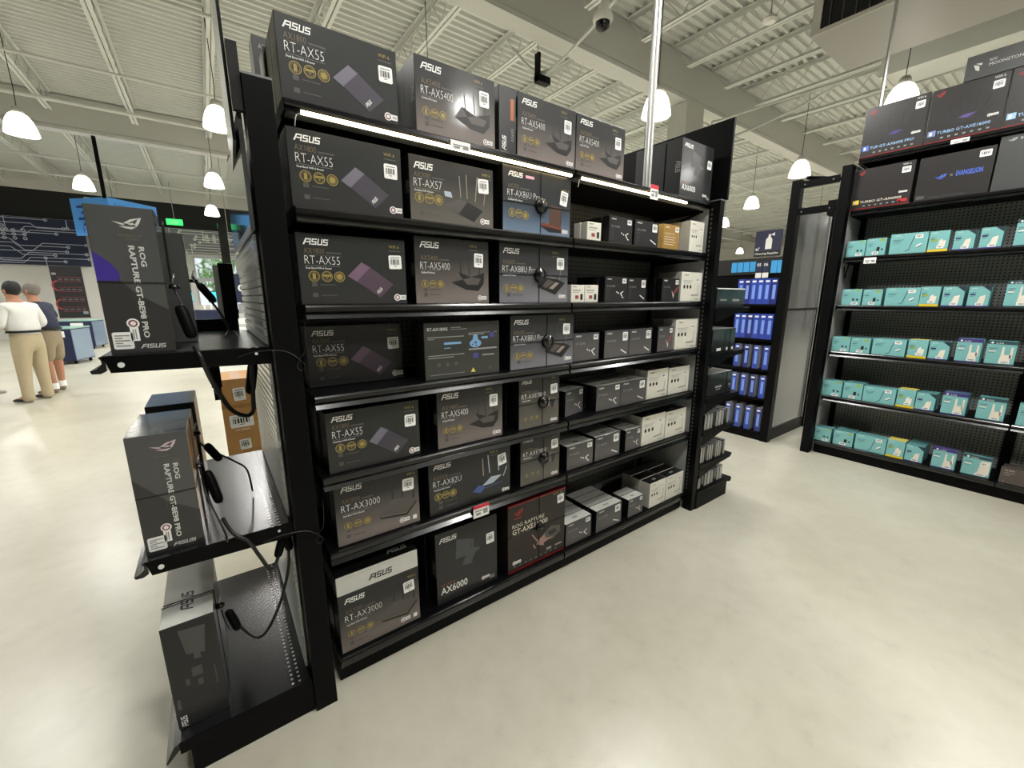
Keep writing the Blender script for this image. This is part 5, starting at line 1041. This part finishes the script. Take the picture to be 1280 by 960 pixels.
def cabinet(x, y, w, d, h, label, rz):
    r_ = empty('display_cabinet', (x, y, 0), label, 'cabinet', None, rz)
    MB().box(-w / 2, w / 2, -d / 2, d / 2, .08, h - .03).obj('body', NAVY, r_); MB().box(-w / 2 - .01, w / 2 + .01, -d / 2 - .01, d / 2 + .01, h - .03, h).obj('top', mat('cabinet_top_mint', (150, 190, 176), .3), r_)
    MB().box(w / 2 + .001, w / 2 + .008, -d / 2 + .02, d / 2 - .02, .1, h - .05).obj('side_panel', mat('cabinet_side_blue_grey', (130, 150, 172), .3, coat=.3), r_)
    MB().box(.0, w * .3, -d / 2 - .006, -d / 2 - .001, h - .22, h - .08).obj('white_card', STK, r_)
    for sx in (-1, 1):
        for sy in (-1, 1): MB().cyl((sx * w * .4 - .02, sy * d * .38, .04), .04, .04, 'x', 10).obj('castor', BLK, r_)
    return r_
cabinet(-3.08, 12.75, .55, .8, .86, 'navy display cabinet on castors, nearer one beside the men', -.25)
cabinet(-3.55, 16.6, .95, .8, .88, 'navy display cabinet on castors under the black display board', -.2)
# tall white column at the entrance side and the reflective doors beside it
tag(MB().box(-3.22, -2.9, 19.2, 19.5, 0, 4.9).obj('trim_2', mat('column_white', (205, 207, 206), .5)), kind='structure')
# hanging blue corner sign
hs = empty('hanging_sign', (-1.92, 13.0, 3.08), 'bright blue box sign hanging from a black pole, mostly behind the violet-swoosh carton', 'sign', None, PI / 4)
SGB = mat('sign_blue', (84, 164, 255), .45); b = MB()
b.box(0, .86, 0, .03, 0, .62); b.box(0, .03, .03, .80, 0, .62); b.box(.83, .86, .03, .80, 0, .62)
b.obj('sign_panel', SGB, hs)
INK_DB = mat('ink_deep_blue', (20, 60, 150), .5)
text('sign_lettering', 'Laptops', INK_DB, hs, .10, .46, .085)
lines(hs, [(.10, .33, .55, .36), (.10, .26, .42, .29), (.10, .19, .5, .22)], INK_DB, 'small_print', y=-.002)
for k in range(4): MB().box(-.003, -.001, .30, .68 - .08 * (k % 2), .46 - .10 * k, .50 - .10 * k).obj('small_print', INK_DB, hs)
t = text('sign_lettering', '16', mat('ink_violet_bright', (90, 50, 170), .5), hs, .1, .03, .12); t2 = link('sign_lettering', t.data, hs, (-.002, .62, .03), (0, 0, -PI / 2)); t2.scale = t.scale
MB().tube([(.0, .05, .6), (.0, .05, 1.587)], .03, 10).obj('pole', BLK, hs); hs.scale = (1.4, 1.4, 1.4)
ex = empty('exit_sign', (-.92, 20.6, 4.35), 'small green exit sign hanging from the roof at the far end', 'sign')
EXG = mat('exit_green', (40, 200, 90), .4, emit=((60, 230, 110), 1.6)); MB().box(-.26, .26, -.03, .03, .05, .27).obj('panel', EXG, ex); text('sign_lettering', 'EXIT', INK_W, ex, -.16, .10, .12, .32, y=-.032); MB().tube([(0, 0, .27), (0, 0, 1.65)], .012, 6).obj('rod', STEEL, ex)
# navy 'CA' sign and the white service counter under it
cs = empty('wall_sign', (.95, 15.0, 1.385), 'navy hanging panel with large white letters CA seen past the slatted back', 'sign')
MB().box(-.48, .75, -.02, .02, 0, .91).obj('panel', NAVY, cs); text('sign_lettering', 'CA', INK_W, cs, -.34, .335, .26, y=-.022, thin=.03); MB().tube([(-.4, 0, .91), (-.4, 0, 4.66)], .01, 6).tube([(.6, 0, .91), (.6, 0, 4.66)], .01, 6).obj('hanging_rod', STEEL, cs)
kx = empty('service_kiosk', (1.16, 14.6, 0), 'white service kiosk with small cards below the navy CA panel', 'counter')
MB().box(-.75, .6, -.3, .3, 0, 1.05).obj('body', mat('kiosk_white', (190, 190, 190), .4), kx); MB().box(-.70, -.35, -.31, -.301, .72, .9).box(-.70, -.35, -.31, -.301, .45, .62).box(-.2, .1, -.31, -.301, .6, .8).obj('card', STK, kx); MB().box(-.6, .4, -.28, .28, 1.05, 1.35).obj('hood', mat('kiosk_grey', (150, 152, 154), .3), kx)
dk = empty('register_desk', (.25, 19.8, 0), 'checkout desk with cyan screen in front of the glazed entrance', 'counter')
MB().box(-1.4, .9, -.4, .4, 0, 1.05).obj('body', NAVY, dk); MB().box(-.45, .35, -.03, .03, 1.35, 1.8).obj('screen_case', BLK, dk); MB().box(-.42, .32, -.034, -.031, 1.38, 1.77).obj('screen', mat('cyan_screen', (60, 190, 205), .3, emit=((60, 190, 210), 1.2)), dk); MB().box(-.08, -.02, -.03, .03, 1.05, 1.35).obj('screen_stand', BLK, dk)
for k in range(5): tag(MB().box(0, .16, 0, .12, 0, .2).obj('small_box', [mat('small_box_cream', (200, 196, 180), .5)], None, (-.55 + .22 * k, 19.5, 1.0505)), 'cream boxed item on the checkout desk, ' + NTH[k] + ' from the left', 'box', 'boxed items on the checkout desk')
# greenery outside
for k, (tx, ty, tr) in enumerate(((-3.2, 32, 2.2), (1.8, 34, 2.6), (6.6, 33, 2.0))):
    tr_ = empty('tree', (tx, ty, 0), 'leafy tree outside the glazed entrance, ' + ['left', 'middle', 'right'][k] + ' one', 'tree')
    MB().tube([(0, 0, 0), (.1, 0, 2.2)], .14, 8).obj('trunk', mat('bark', (90, 76, 62), .9), tr_)
    b = MB(); rn = random.Random(k)
    for q in range(700):
        v = Vector((rn.gauss(0, 1), rn.gauss(0, 1), rn.gauss(0, 1))).normalized() * tr * rn.uniform(.55, 1); v.z = v.z * .8 + 3.2; s_ = .22
        d1 = Vector((rn.gauss(0, 1), rn.gauss(0, 1), rn.gauss(0, 1))).normalized() * s_; d2 = Vector((rn.gauss(0, 1), rn.gauss(0, 1), rn.gauss(0, 1))).normalized() * s_
        b.add([v - d1, v + d2, v + d1, v - d2], [(0, 1, 2, 3)])
    o = b.obj('foliage', mat('leaf_green', (120, 160, 96), .6, var=.3), tr_); o['kind'] = 'stuff'
tag(MB().box(X0, X1, Y1 + .31, 60, -.12, -.02).obj('pavement', mat('pavement_pale', (205, 204, 198), .8)), kind='structure')
# brown shipping cartons behind the end rack
KR = mat('kraft_board', (184, 138, 82), .7, var=.08, scale=12); KRD = mat('kraft_tape', (160, 118, 66), .45)
def shipping(x, y, z, w, d, h, label, big):
    o = MB().box(0, w, 0, d, 0, h).obj('shipping_carton', KR, None, (x, y, z)); tag(o, label, 'box', 'brown shipping cartons behind the end rack')
    MB().box(-.0005, w + .0005, -.0008, d + .0008, h * .47, h * .53).obj('tape_band', KRD, o)
    MB().box(w / 2 - .03, w / 2 + .03, -.0010, d, h, h + .0006).obj('tape_strip', KRD, o)
    if big: sticker(o, w * .16, h * .10, w * .84, h * .34, .03); lines(o, [(w * .3, h * .045, w * .42, h * .065), (w * .45, h * .045, w * .7, h * .065)], INK_TEXT2, y=-.0008)
    sticker(o, w * .36, h * .60, w * .70, h * .84, .05); b = MB(); b.poly(disc(w * .55, h * .50, .018, 12, 1.6), -.0014); b.obj('hand_hole', KRD, o)
YB = 2.05
shipping(-.262, YB, 0, .215, .4, .225, 'brown shipping carton on the floor, front column, lowest', False)
shipping(-.262, YB, .226, .215, .4, .332, 'brown shipping carton of the front column, second from the floor', False)
shipping(-.262, YB, .559, .22, .4, .405, 'brown shipping carton of the front column, topmost with a big label', True)
shipping(-.035, YB + .02, 0, .22, .4, .56, 'brown shipping carton beside the front column, lower one', False)
shipping(-.035, YB + .02, .561, .22, .4, .40, 'brown shipping carton beside the front column, upper one', True)
shipping(-.26, YB + .45, 0, .3, .4, .9, 'brown shipping carton standing behind the two front columns', False)
# far right: aisle sign and distant gondola
fs = empty('aisle_sign', (9.0, 2.45, 2.36), 'navy aisle sign with a white spray bottle reading Cleaning Supplies', 'sign', None, -PI / 2)
def far(o_): return o_
MB().box(-.36, .34, -.02, .02, .16, .78).obj('panel', mat('sign_deep_navy', (34, 36, 66), .5), fs); MB().box(-.36, .34, -.021, .02, 0, .16).obj('foot_band', INK_B, fs)
b = MB(); b.poly([(-.07, .22), (.10, .22), (.10, .50), (.05, .58), (-.02, .58), (-.07, .50)], -.023); b.poly([(-.01, .58), (.05, .58), (.05, .66), (-.01, .66)], -.023); b.poly([(.05, .64), (.15, .70), (.15, .60)], -.023); b.obj('bottle_mark', INK_W, fs)
b = MB(); b.poly(ln((-.22, .28), (-.31, .20), .02), -.023); b.poly(ln((-.31, .20), (-.31, .27), .02), -.023); b.poly(ln((-.31, .20), (-.24, .20), .02), -.023); b.obj('arrow_mark', INK_W, fs)
text('sign_lettering', 'Cleaning Supplies', INK_W, fs, -.33, .045, .075, .62, y=-.023, thin=.015)
for dx in (-.2, .2): MB().tube([(dx, 0, -.035), (dx, 0, 0)], .012, 6).obj('post', STEEL, fs)
fs.scale = (.7, .7, .64)
g3 = empty('shelving_gondola', (9.0, 1.6, 0), 'distant black gondola with light blue cards and aisle numbers', 'shelving', None, -PI / 2)
MB().box(-1.9, 1.6, .03, .5, 0, 2.1).obj('body', BLK, g3); MB().box(-1.9, 1.6, -.02, .03, 2.02, 2.337).obj('header_rail', INK_B, g3)
CLB = mat('card_light_blue', (60, 160, 225), .5)
for k in range(4): MB().box(-1.52 + .125 * k, -1.41 + .125 * k, -.03, -.0205, 2.07, 2.27).obj('light_blue_card', CLB, g3)
for k in range(2): MB().box(-.74 + .12 * k, -.63 + .12 * k, -.03, -.0205, 2.03, 2.27).obj('light_blue_card', CLB, g3)
for dx, s in ((-1.02, '05'), (-.89, '06')): MB().box(dx, dx + .12, -.035, -.0205, 2.05, 2.26).obj('number_plate', NAVY, g3); text('number', s, INK_W, g3, dx + .02, 2.17, .06, y=-.037, thin=.015); MB().box(dx + .005, dx + .115, -.036, -.0205, 1.94, 2.04).obj('white_card', STK, g3)
for z0 in (.3, .72, 1.14, 1.56): MB().box(-1.9, 1.6, -.25, .03, z0 - .03, z0).obj('shelf', BLK, g3)
cols = [(190, 110, 70), (210, 200, 190), (150, 90, 60), (60, 60, 64), (200, 170, 120), (170, 70, 50)]
for ri, z0 in enumerate((1.14, 1.56)):
    for k in range(9):
        tag(MB().box(0, .20, 0, .2, 0, .24).obj('shelf_product', mat('product_%d' % (k % 6), cols[k % 6], .5), None, (8.78, 3.25 - .27 * k - .2, z0 + .001)), '%s distant boxed product from the left on the %s shelf under the light blue cards' % (NTH[k], ['lower', 'upper'][ri]), 'box', 'products on the distant gondola')
# far products above the two slim-box rows, seen through the gap

# ================================================================== PEOPLE at the far left
def skin(name, nodes, edges, mt, parent, root=0, sub=2):
    me = bpy.data.meshes.new(name); me.from_pydata([n[0] for n in nodes], edges, []); o = bpy.data.objects.new(name, me); COL.objects.link(o)
    sm_ = o.modifiers.new('skin', 'SKIN'); sm_.use_smooth_shade = True
    for i, n in enumerate(nodes):
        r = n[1]; sv = me.skin_vertices[0].data[i]; sv.radius = r if isinstance(r, tuple) else (r, r); sv.use_root = (i == root)
    ss = o.modifiers.new('sub', 'SUBSURF'); ss.levels = sub; ss.render_levels = sub
    dg = bpy.context.evaluated_depsgraph_get(); dg.update()
    fm = bpy.data.meshes.new_from_object(o.evaluated_get(dg)); bpy.data.objects.remove(o)
    fm.materials.clear(); fm.materials.append(mt); fm.polygons.foreach_set('use_smooth', [True] * len(fm.polygons))
    return link(name, fm, parent)
SKIN = mat('skin_tone', (178, 128, 100), .5, var=.05)
def person(label, loc, rz, P):
    root = empty('person', loc, label, 'person', None, rz)
    H = P.get('lean', .0)
    sh = 1.43
    L, Rr = P['armL'], P['armR']         # each: elbow, wrist
    fl, frt = P.get('footL', (-.10, .02)), P.get('footR', (.10, .02))
    n = [((0, 0, .96), (.14, .10)), ((0, .0, 1.10), (.13, .095)), ((0, H * .6, 1.28), (.14, .10)), ((0, H, 1.42), (.12, .085)), ((0, H + .01, 1.50), .055), ((0, H + .03, 1.57), .07), ((0, H + .035, 1.655), (.078, .092)), ((0, H + .03, 1.73), .055)]
    e = [(i, i + 1) for i in range(7)]
    def arm(side, el, wr):
        s = len(n); n.extend([((side * .17, H, sh - .02), .062), (el, .046), (wr, .031)]); e.extend([(3, s), (s, s + 1), (s + 1, s + 2)])
        d = (Vector(wr) - Vector(el)).normalized(); a = d.cross(Vector((0, 0, 1))).normalized(); k = d.cross(a)
        p = Vector(wr) + d * .055; n.append((tuple(p), (.034, .022))); e.append((s + 2, s + 3))
        for q, (o_, l_) in enumerate(((-.027, .062), (-.009, .075), (.010, .072), (.027, .058))):
            b0 = p + a * o_ + d * .025; b1 = b0 + d * l_ * .55 + k * .008; b2 = b1 + d * l_ * .4 + k * .022
            t = len(n); n.extend([(tuple(b0), .0095), (tuple(b1), .009), (tuple(b2), .007)]); e.extend([(s + 3, t), (t, t + 1), (t + 1, t + 2)])
        t = len(n); b0 = p - d * .02 - a * .036; b1 = b0 + d * .035 - a * .018; b2 = b1 + d * .025; n.extend([(tuple(b0), .011), (tuple(b1), .010), (tuple(b2), .008)]); e.extend([(s + 3, t), (t, t + 1), (t + 1, t + 2)])
    arm(-1, *L); arm(1, *Rr)
    def leg(side, f):
        s = len(n); n.extend([((side * .09, 0, .90), .095), (((side * .095 + f[0]) / 2, .015, .50), .062), ((f[0], f[1] - .02, .09), .042), ((f[0] + side * .01, f[1] + .12, .045), .035)]); e.extend([(0, s), (s, s + 1), (s + 1, s + 2), (s + 2, s + 3)])
    leg(-1, fl); leg(1, frt)
    skin('body', n, e, SKIN, root)
    # clothes
    slv = P['sleeve']
    cn = [((0, 0, .96), (.185, .14)), ((0, 0, 1.05), (.195, .15)), ((0, 0, 1.14), (.205, .155)), ((0, H * .6, 1.28), (.20, .145)), ((0, H, 1.41), (.165, .115)), ((0, H + .005, 1.485), .07)]; ce = [(0, 1), (1, 2), (2, 3), (3, 4), (4, 5)]
    for side, (el, wr) in ((-1, L), (1, Rr)):
        s = len(cn); el_ = Vector(el); wr_ = Vector(wr); sp_ = Vector((side * .195, H, sh - .03))
        if slv == 'long': cn.extend([(tuple(sp_), .085), (el, .066), (tuple(wr_ - (wr_ - el_) * .06), .050)]); ce.extend([(4, s), (s, s + 1), (s + 1, s + 2)])
        else: cn.extend([(tuple(sp_), .085), (tuple(sp_ + (el_ - sp_) * .78), .068)]); ce.extend([(4, s), (s, s + 1)])
    skin('shirt', cn, ce, P['shirt'], root)
    if slv == 'long':
        pass
    kn = P['legs']
    tn = [((0, 0, 1.13), (.196, .150)), ((0, 0, 1.02), (.196, .152)), ((0, -.01, .90), (.196, .158))]; te = [(0, 1), (1, 2)]
    for side, f in ((-1, fl), (1, frt)):
        s = len(tn); tn.extend([((side * .095, -.005, .86), .122), (((side * .095 + f[0]) / 2, .012, .50), .085)]); te.extend([(2, s), (s, s + 1)])
        if kn == 'long': tn.extend([((f[0], f[1] - .015, .20), .068), ((f[0], f[1] - .01, .005), .074)]); te.extend([(s + 1, s + 2), (s + 2, s + 3)])
        else: tn[-1] = (tn[-1][0], .092)
    skin('trousers', tn, te, P['pants'], root)
    MB().lathe([(.186, -.018), (.197, -.016), (.197, .016), (.186, .018)], (0, 0, 0), 24).obj('belt', INK_B, root, (0, 0, 1.055)).scale = (1.05, .82, 1)
    for side, f in ((-1, fl), (1, frt)):
        o_ = skin('shoe', [((f[0], f[1] - .06, .045), (.040, .042)), ((f[0], f[1] + .03, .045), (.042, .040)), ((f[0] + side * .015, f[1] + .15, .034), (.040, .030)), ((f[0] + side * .02, f[1] + .20, .03), (.028, .022))], [(0, 1), (1, 2), (2, 3)], P['shoe'], root)
        if kn == 'short': MB().lathe([(.052, 0), (.055, .02), (.052, .09), (.046, .1)], (f[0], f[1] - .02, .075), 14).obj('sock', STK, root, None, True)
    # head details
    hy = H + .03; hd = []
    b = MB(); b.lathe([(0, .128), (.045, .118), (.075, .090), (.092, .045), (.094, .0), (.088, -.04), (.070, -.07), (.0, -.07)], (0, 0, 0), 20)
    hair = b.obj('hair', P['hair'], root, (0, hy - .012, 1.665), True); hair.scale = (.93, 1.08, 1); hair.rotation_euler = (.42, 0, 0)
    for s in (-1, 1):
        MB().lathe([(0, .03), (.010, .024), (.014, 0), (.009, -.024), (0, -.03)], (s * .083, hy + .0, 1.635), 10).obj('ear', SKIN, root, None, True)
        MB().lathe([(0, .009), (.009, 0), (0, -.009)], (s * .032, hy + .083, 1.655), 10).obj('eye', INK_B, root)
    MB().prism([(hy + .085, 1.655), (hy + .118, 1.615), (hy + .085, 1.605)], 'x', -.013, .013).obj('nose', SKIN, root); MB().box(-.024, .024, hy + .078, hy + .090, 1.578, 1.586).obj('mouth', mat('lip', (150, 90, 80), .5), root)
    return root
SH_W = mat('shirt_white', (226, 226, 222), .7, bump=.3, scale=18); SH_N = mat('polo_navy', (38, 44, 66), .8); KHK = mat('khaki_twill', (182, 168, 138), .8, bump=.3, scale=16); KHKS = mat('khaki_shorts', (150, 136, 112), .8); BLKC = mat('black_trousers', (24, 24, 28), .8)
HAIRB = mat('hair_black', (24, 22, 22), .6, bump=.4, scale=120); HAIRG = mat('hair_grey', (124, 118, 110), .7, bump=.5, scale=120); SHOEB = mat('shoe_black', (22, 22, 24), .4); SHOEG = mat('shoe_taupe', (128, 116, 100), .6); SHOEW = mat('shoe_white', (200, 198, 194), .5)
person('man in white long-sleeved shirt and khaki trousers seen from behind, hands held in front', (-2.50, 7.72, 0), .98, dict(armL=((-.27, .04, 1.15), (-.10, .27, 1.10)), armR=((.29, .0, 1.15), (.14, .25, 1.08)), sleeve='long', shirt=SH_W, legs='long', pants=KHK, shoe=SHOEB, hair=HAIRB, lean=.03, footL=(-.15, .02), footR=(.13, .03)))
person('grey-haired man in navy polo and khaki shorts facing left, arm bent at the elbow', (-2.42, 8.38, 0), 1.25, dict(armL=((-.30, -.10, 1.14), (-.20, .16, 1.06)), armR=((.27, .0, 1.13), (.16, .25, 1.12)), sleeve='short', shirt=SH_N, legs='short', pants=KHKS, shoe=SHOEG, hair=HAIRG, lean=.06, footL=(-.14, .0), footR=(.14, .06)))
person('person in black trousers and white trainers cut by the left photo edge', (-3.36, 8.75, 0), -1.0, dict(armL=((-.27, .02, 1.14), (-.18, .26, 1.10)), armR=((.27, .02, 1.14), (.16, .26, 1.08)), sleeve='long', shirt=mat('shirt_pale_grey', (180, 180, 178), .7), legs='long', pants=BLKC, shoe=SHOEW, hair=HAIRB, lean=.03))
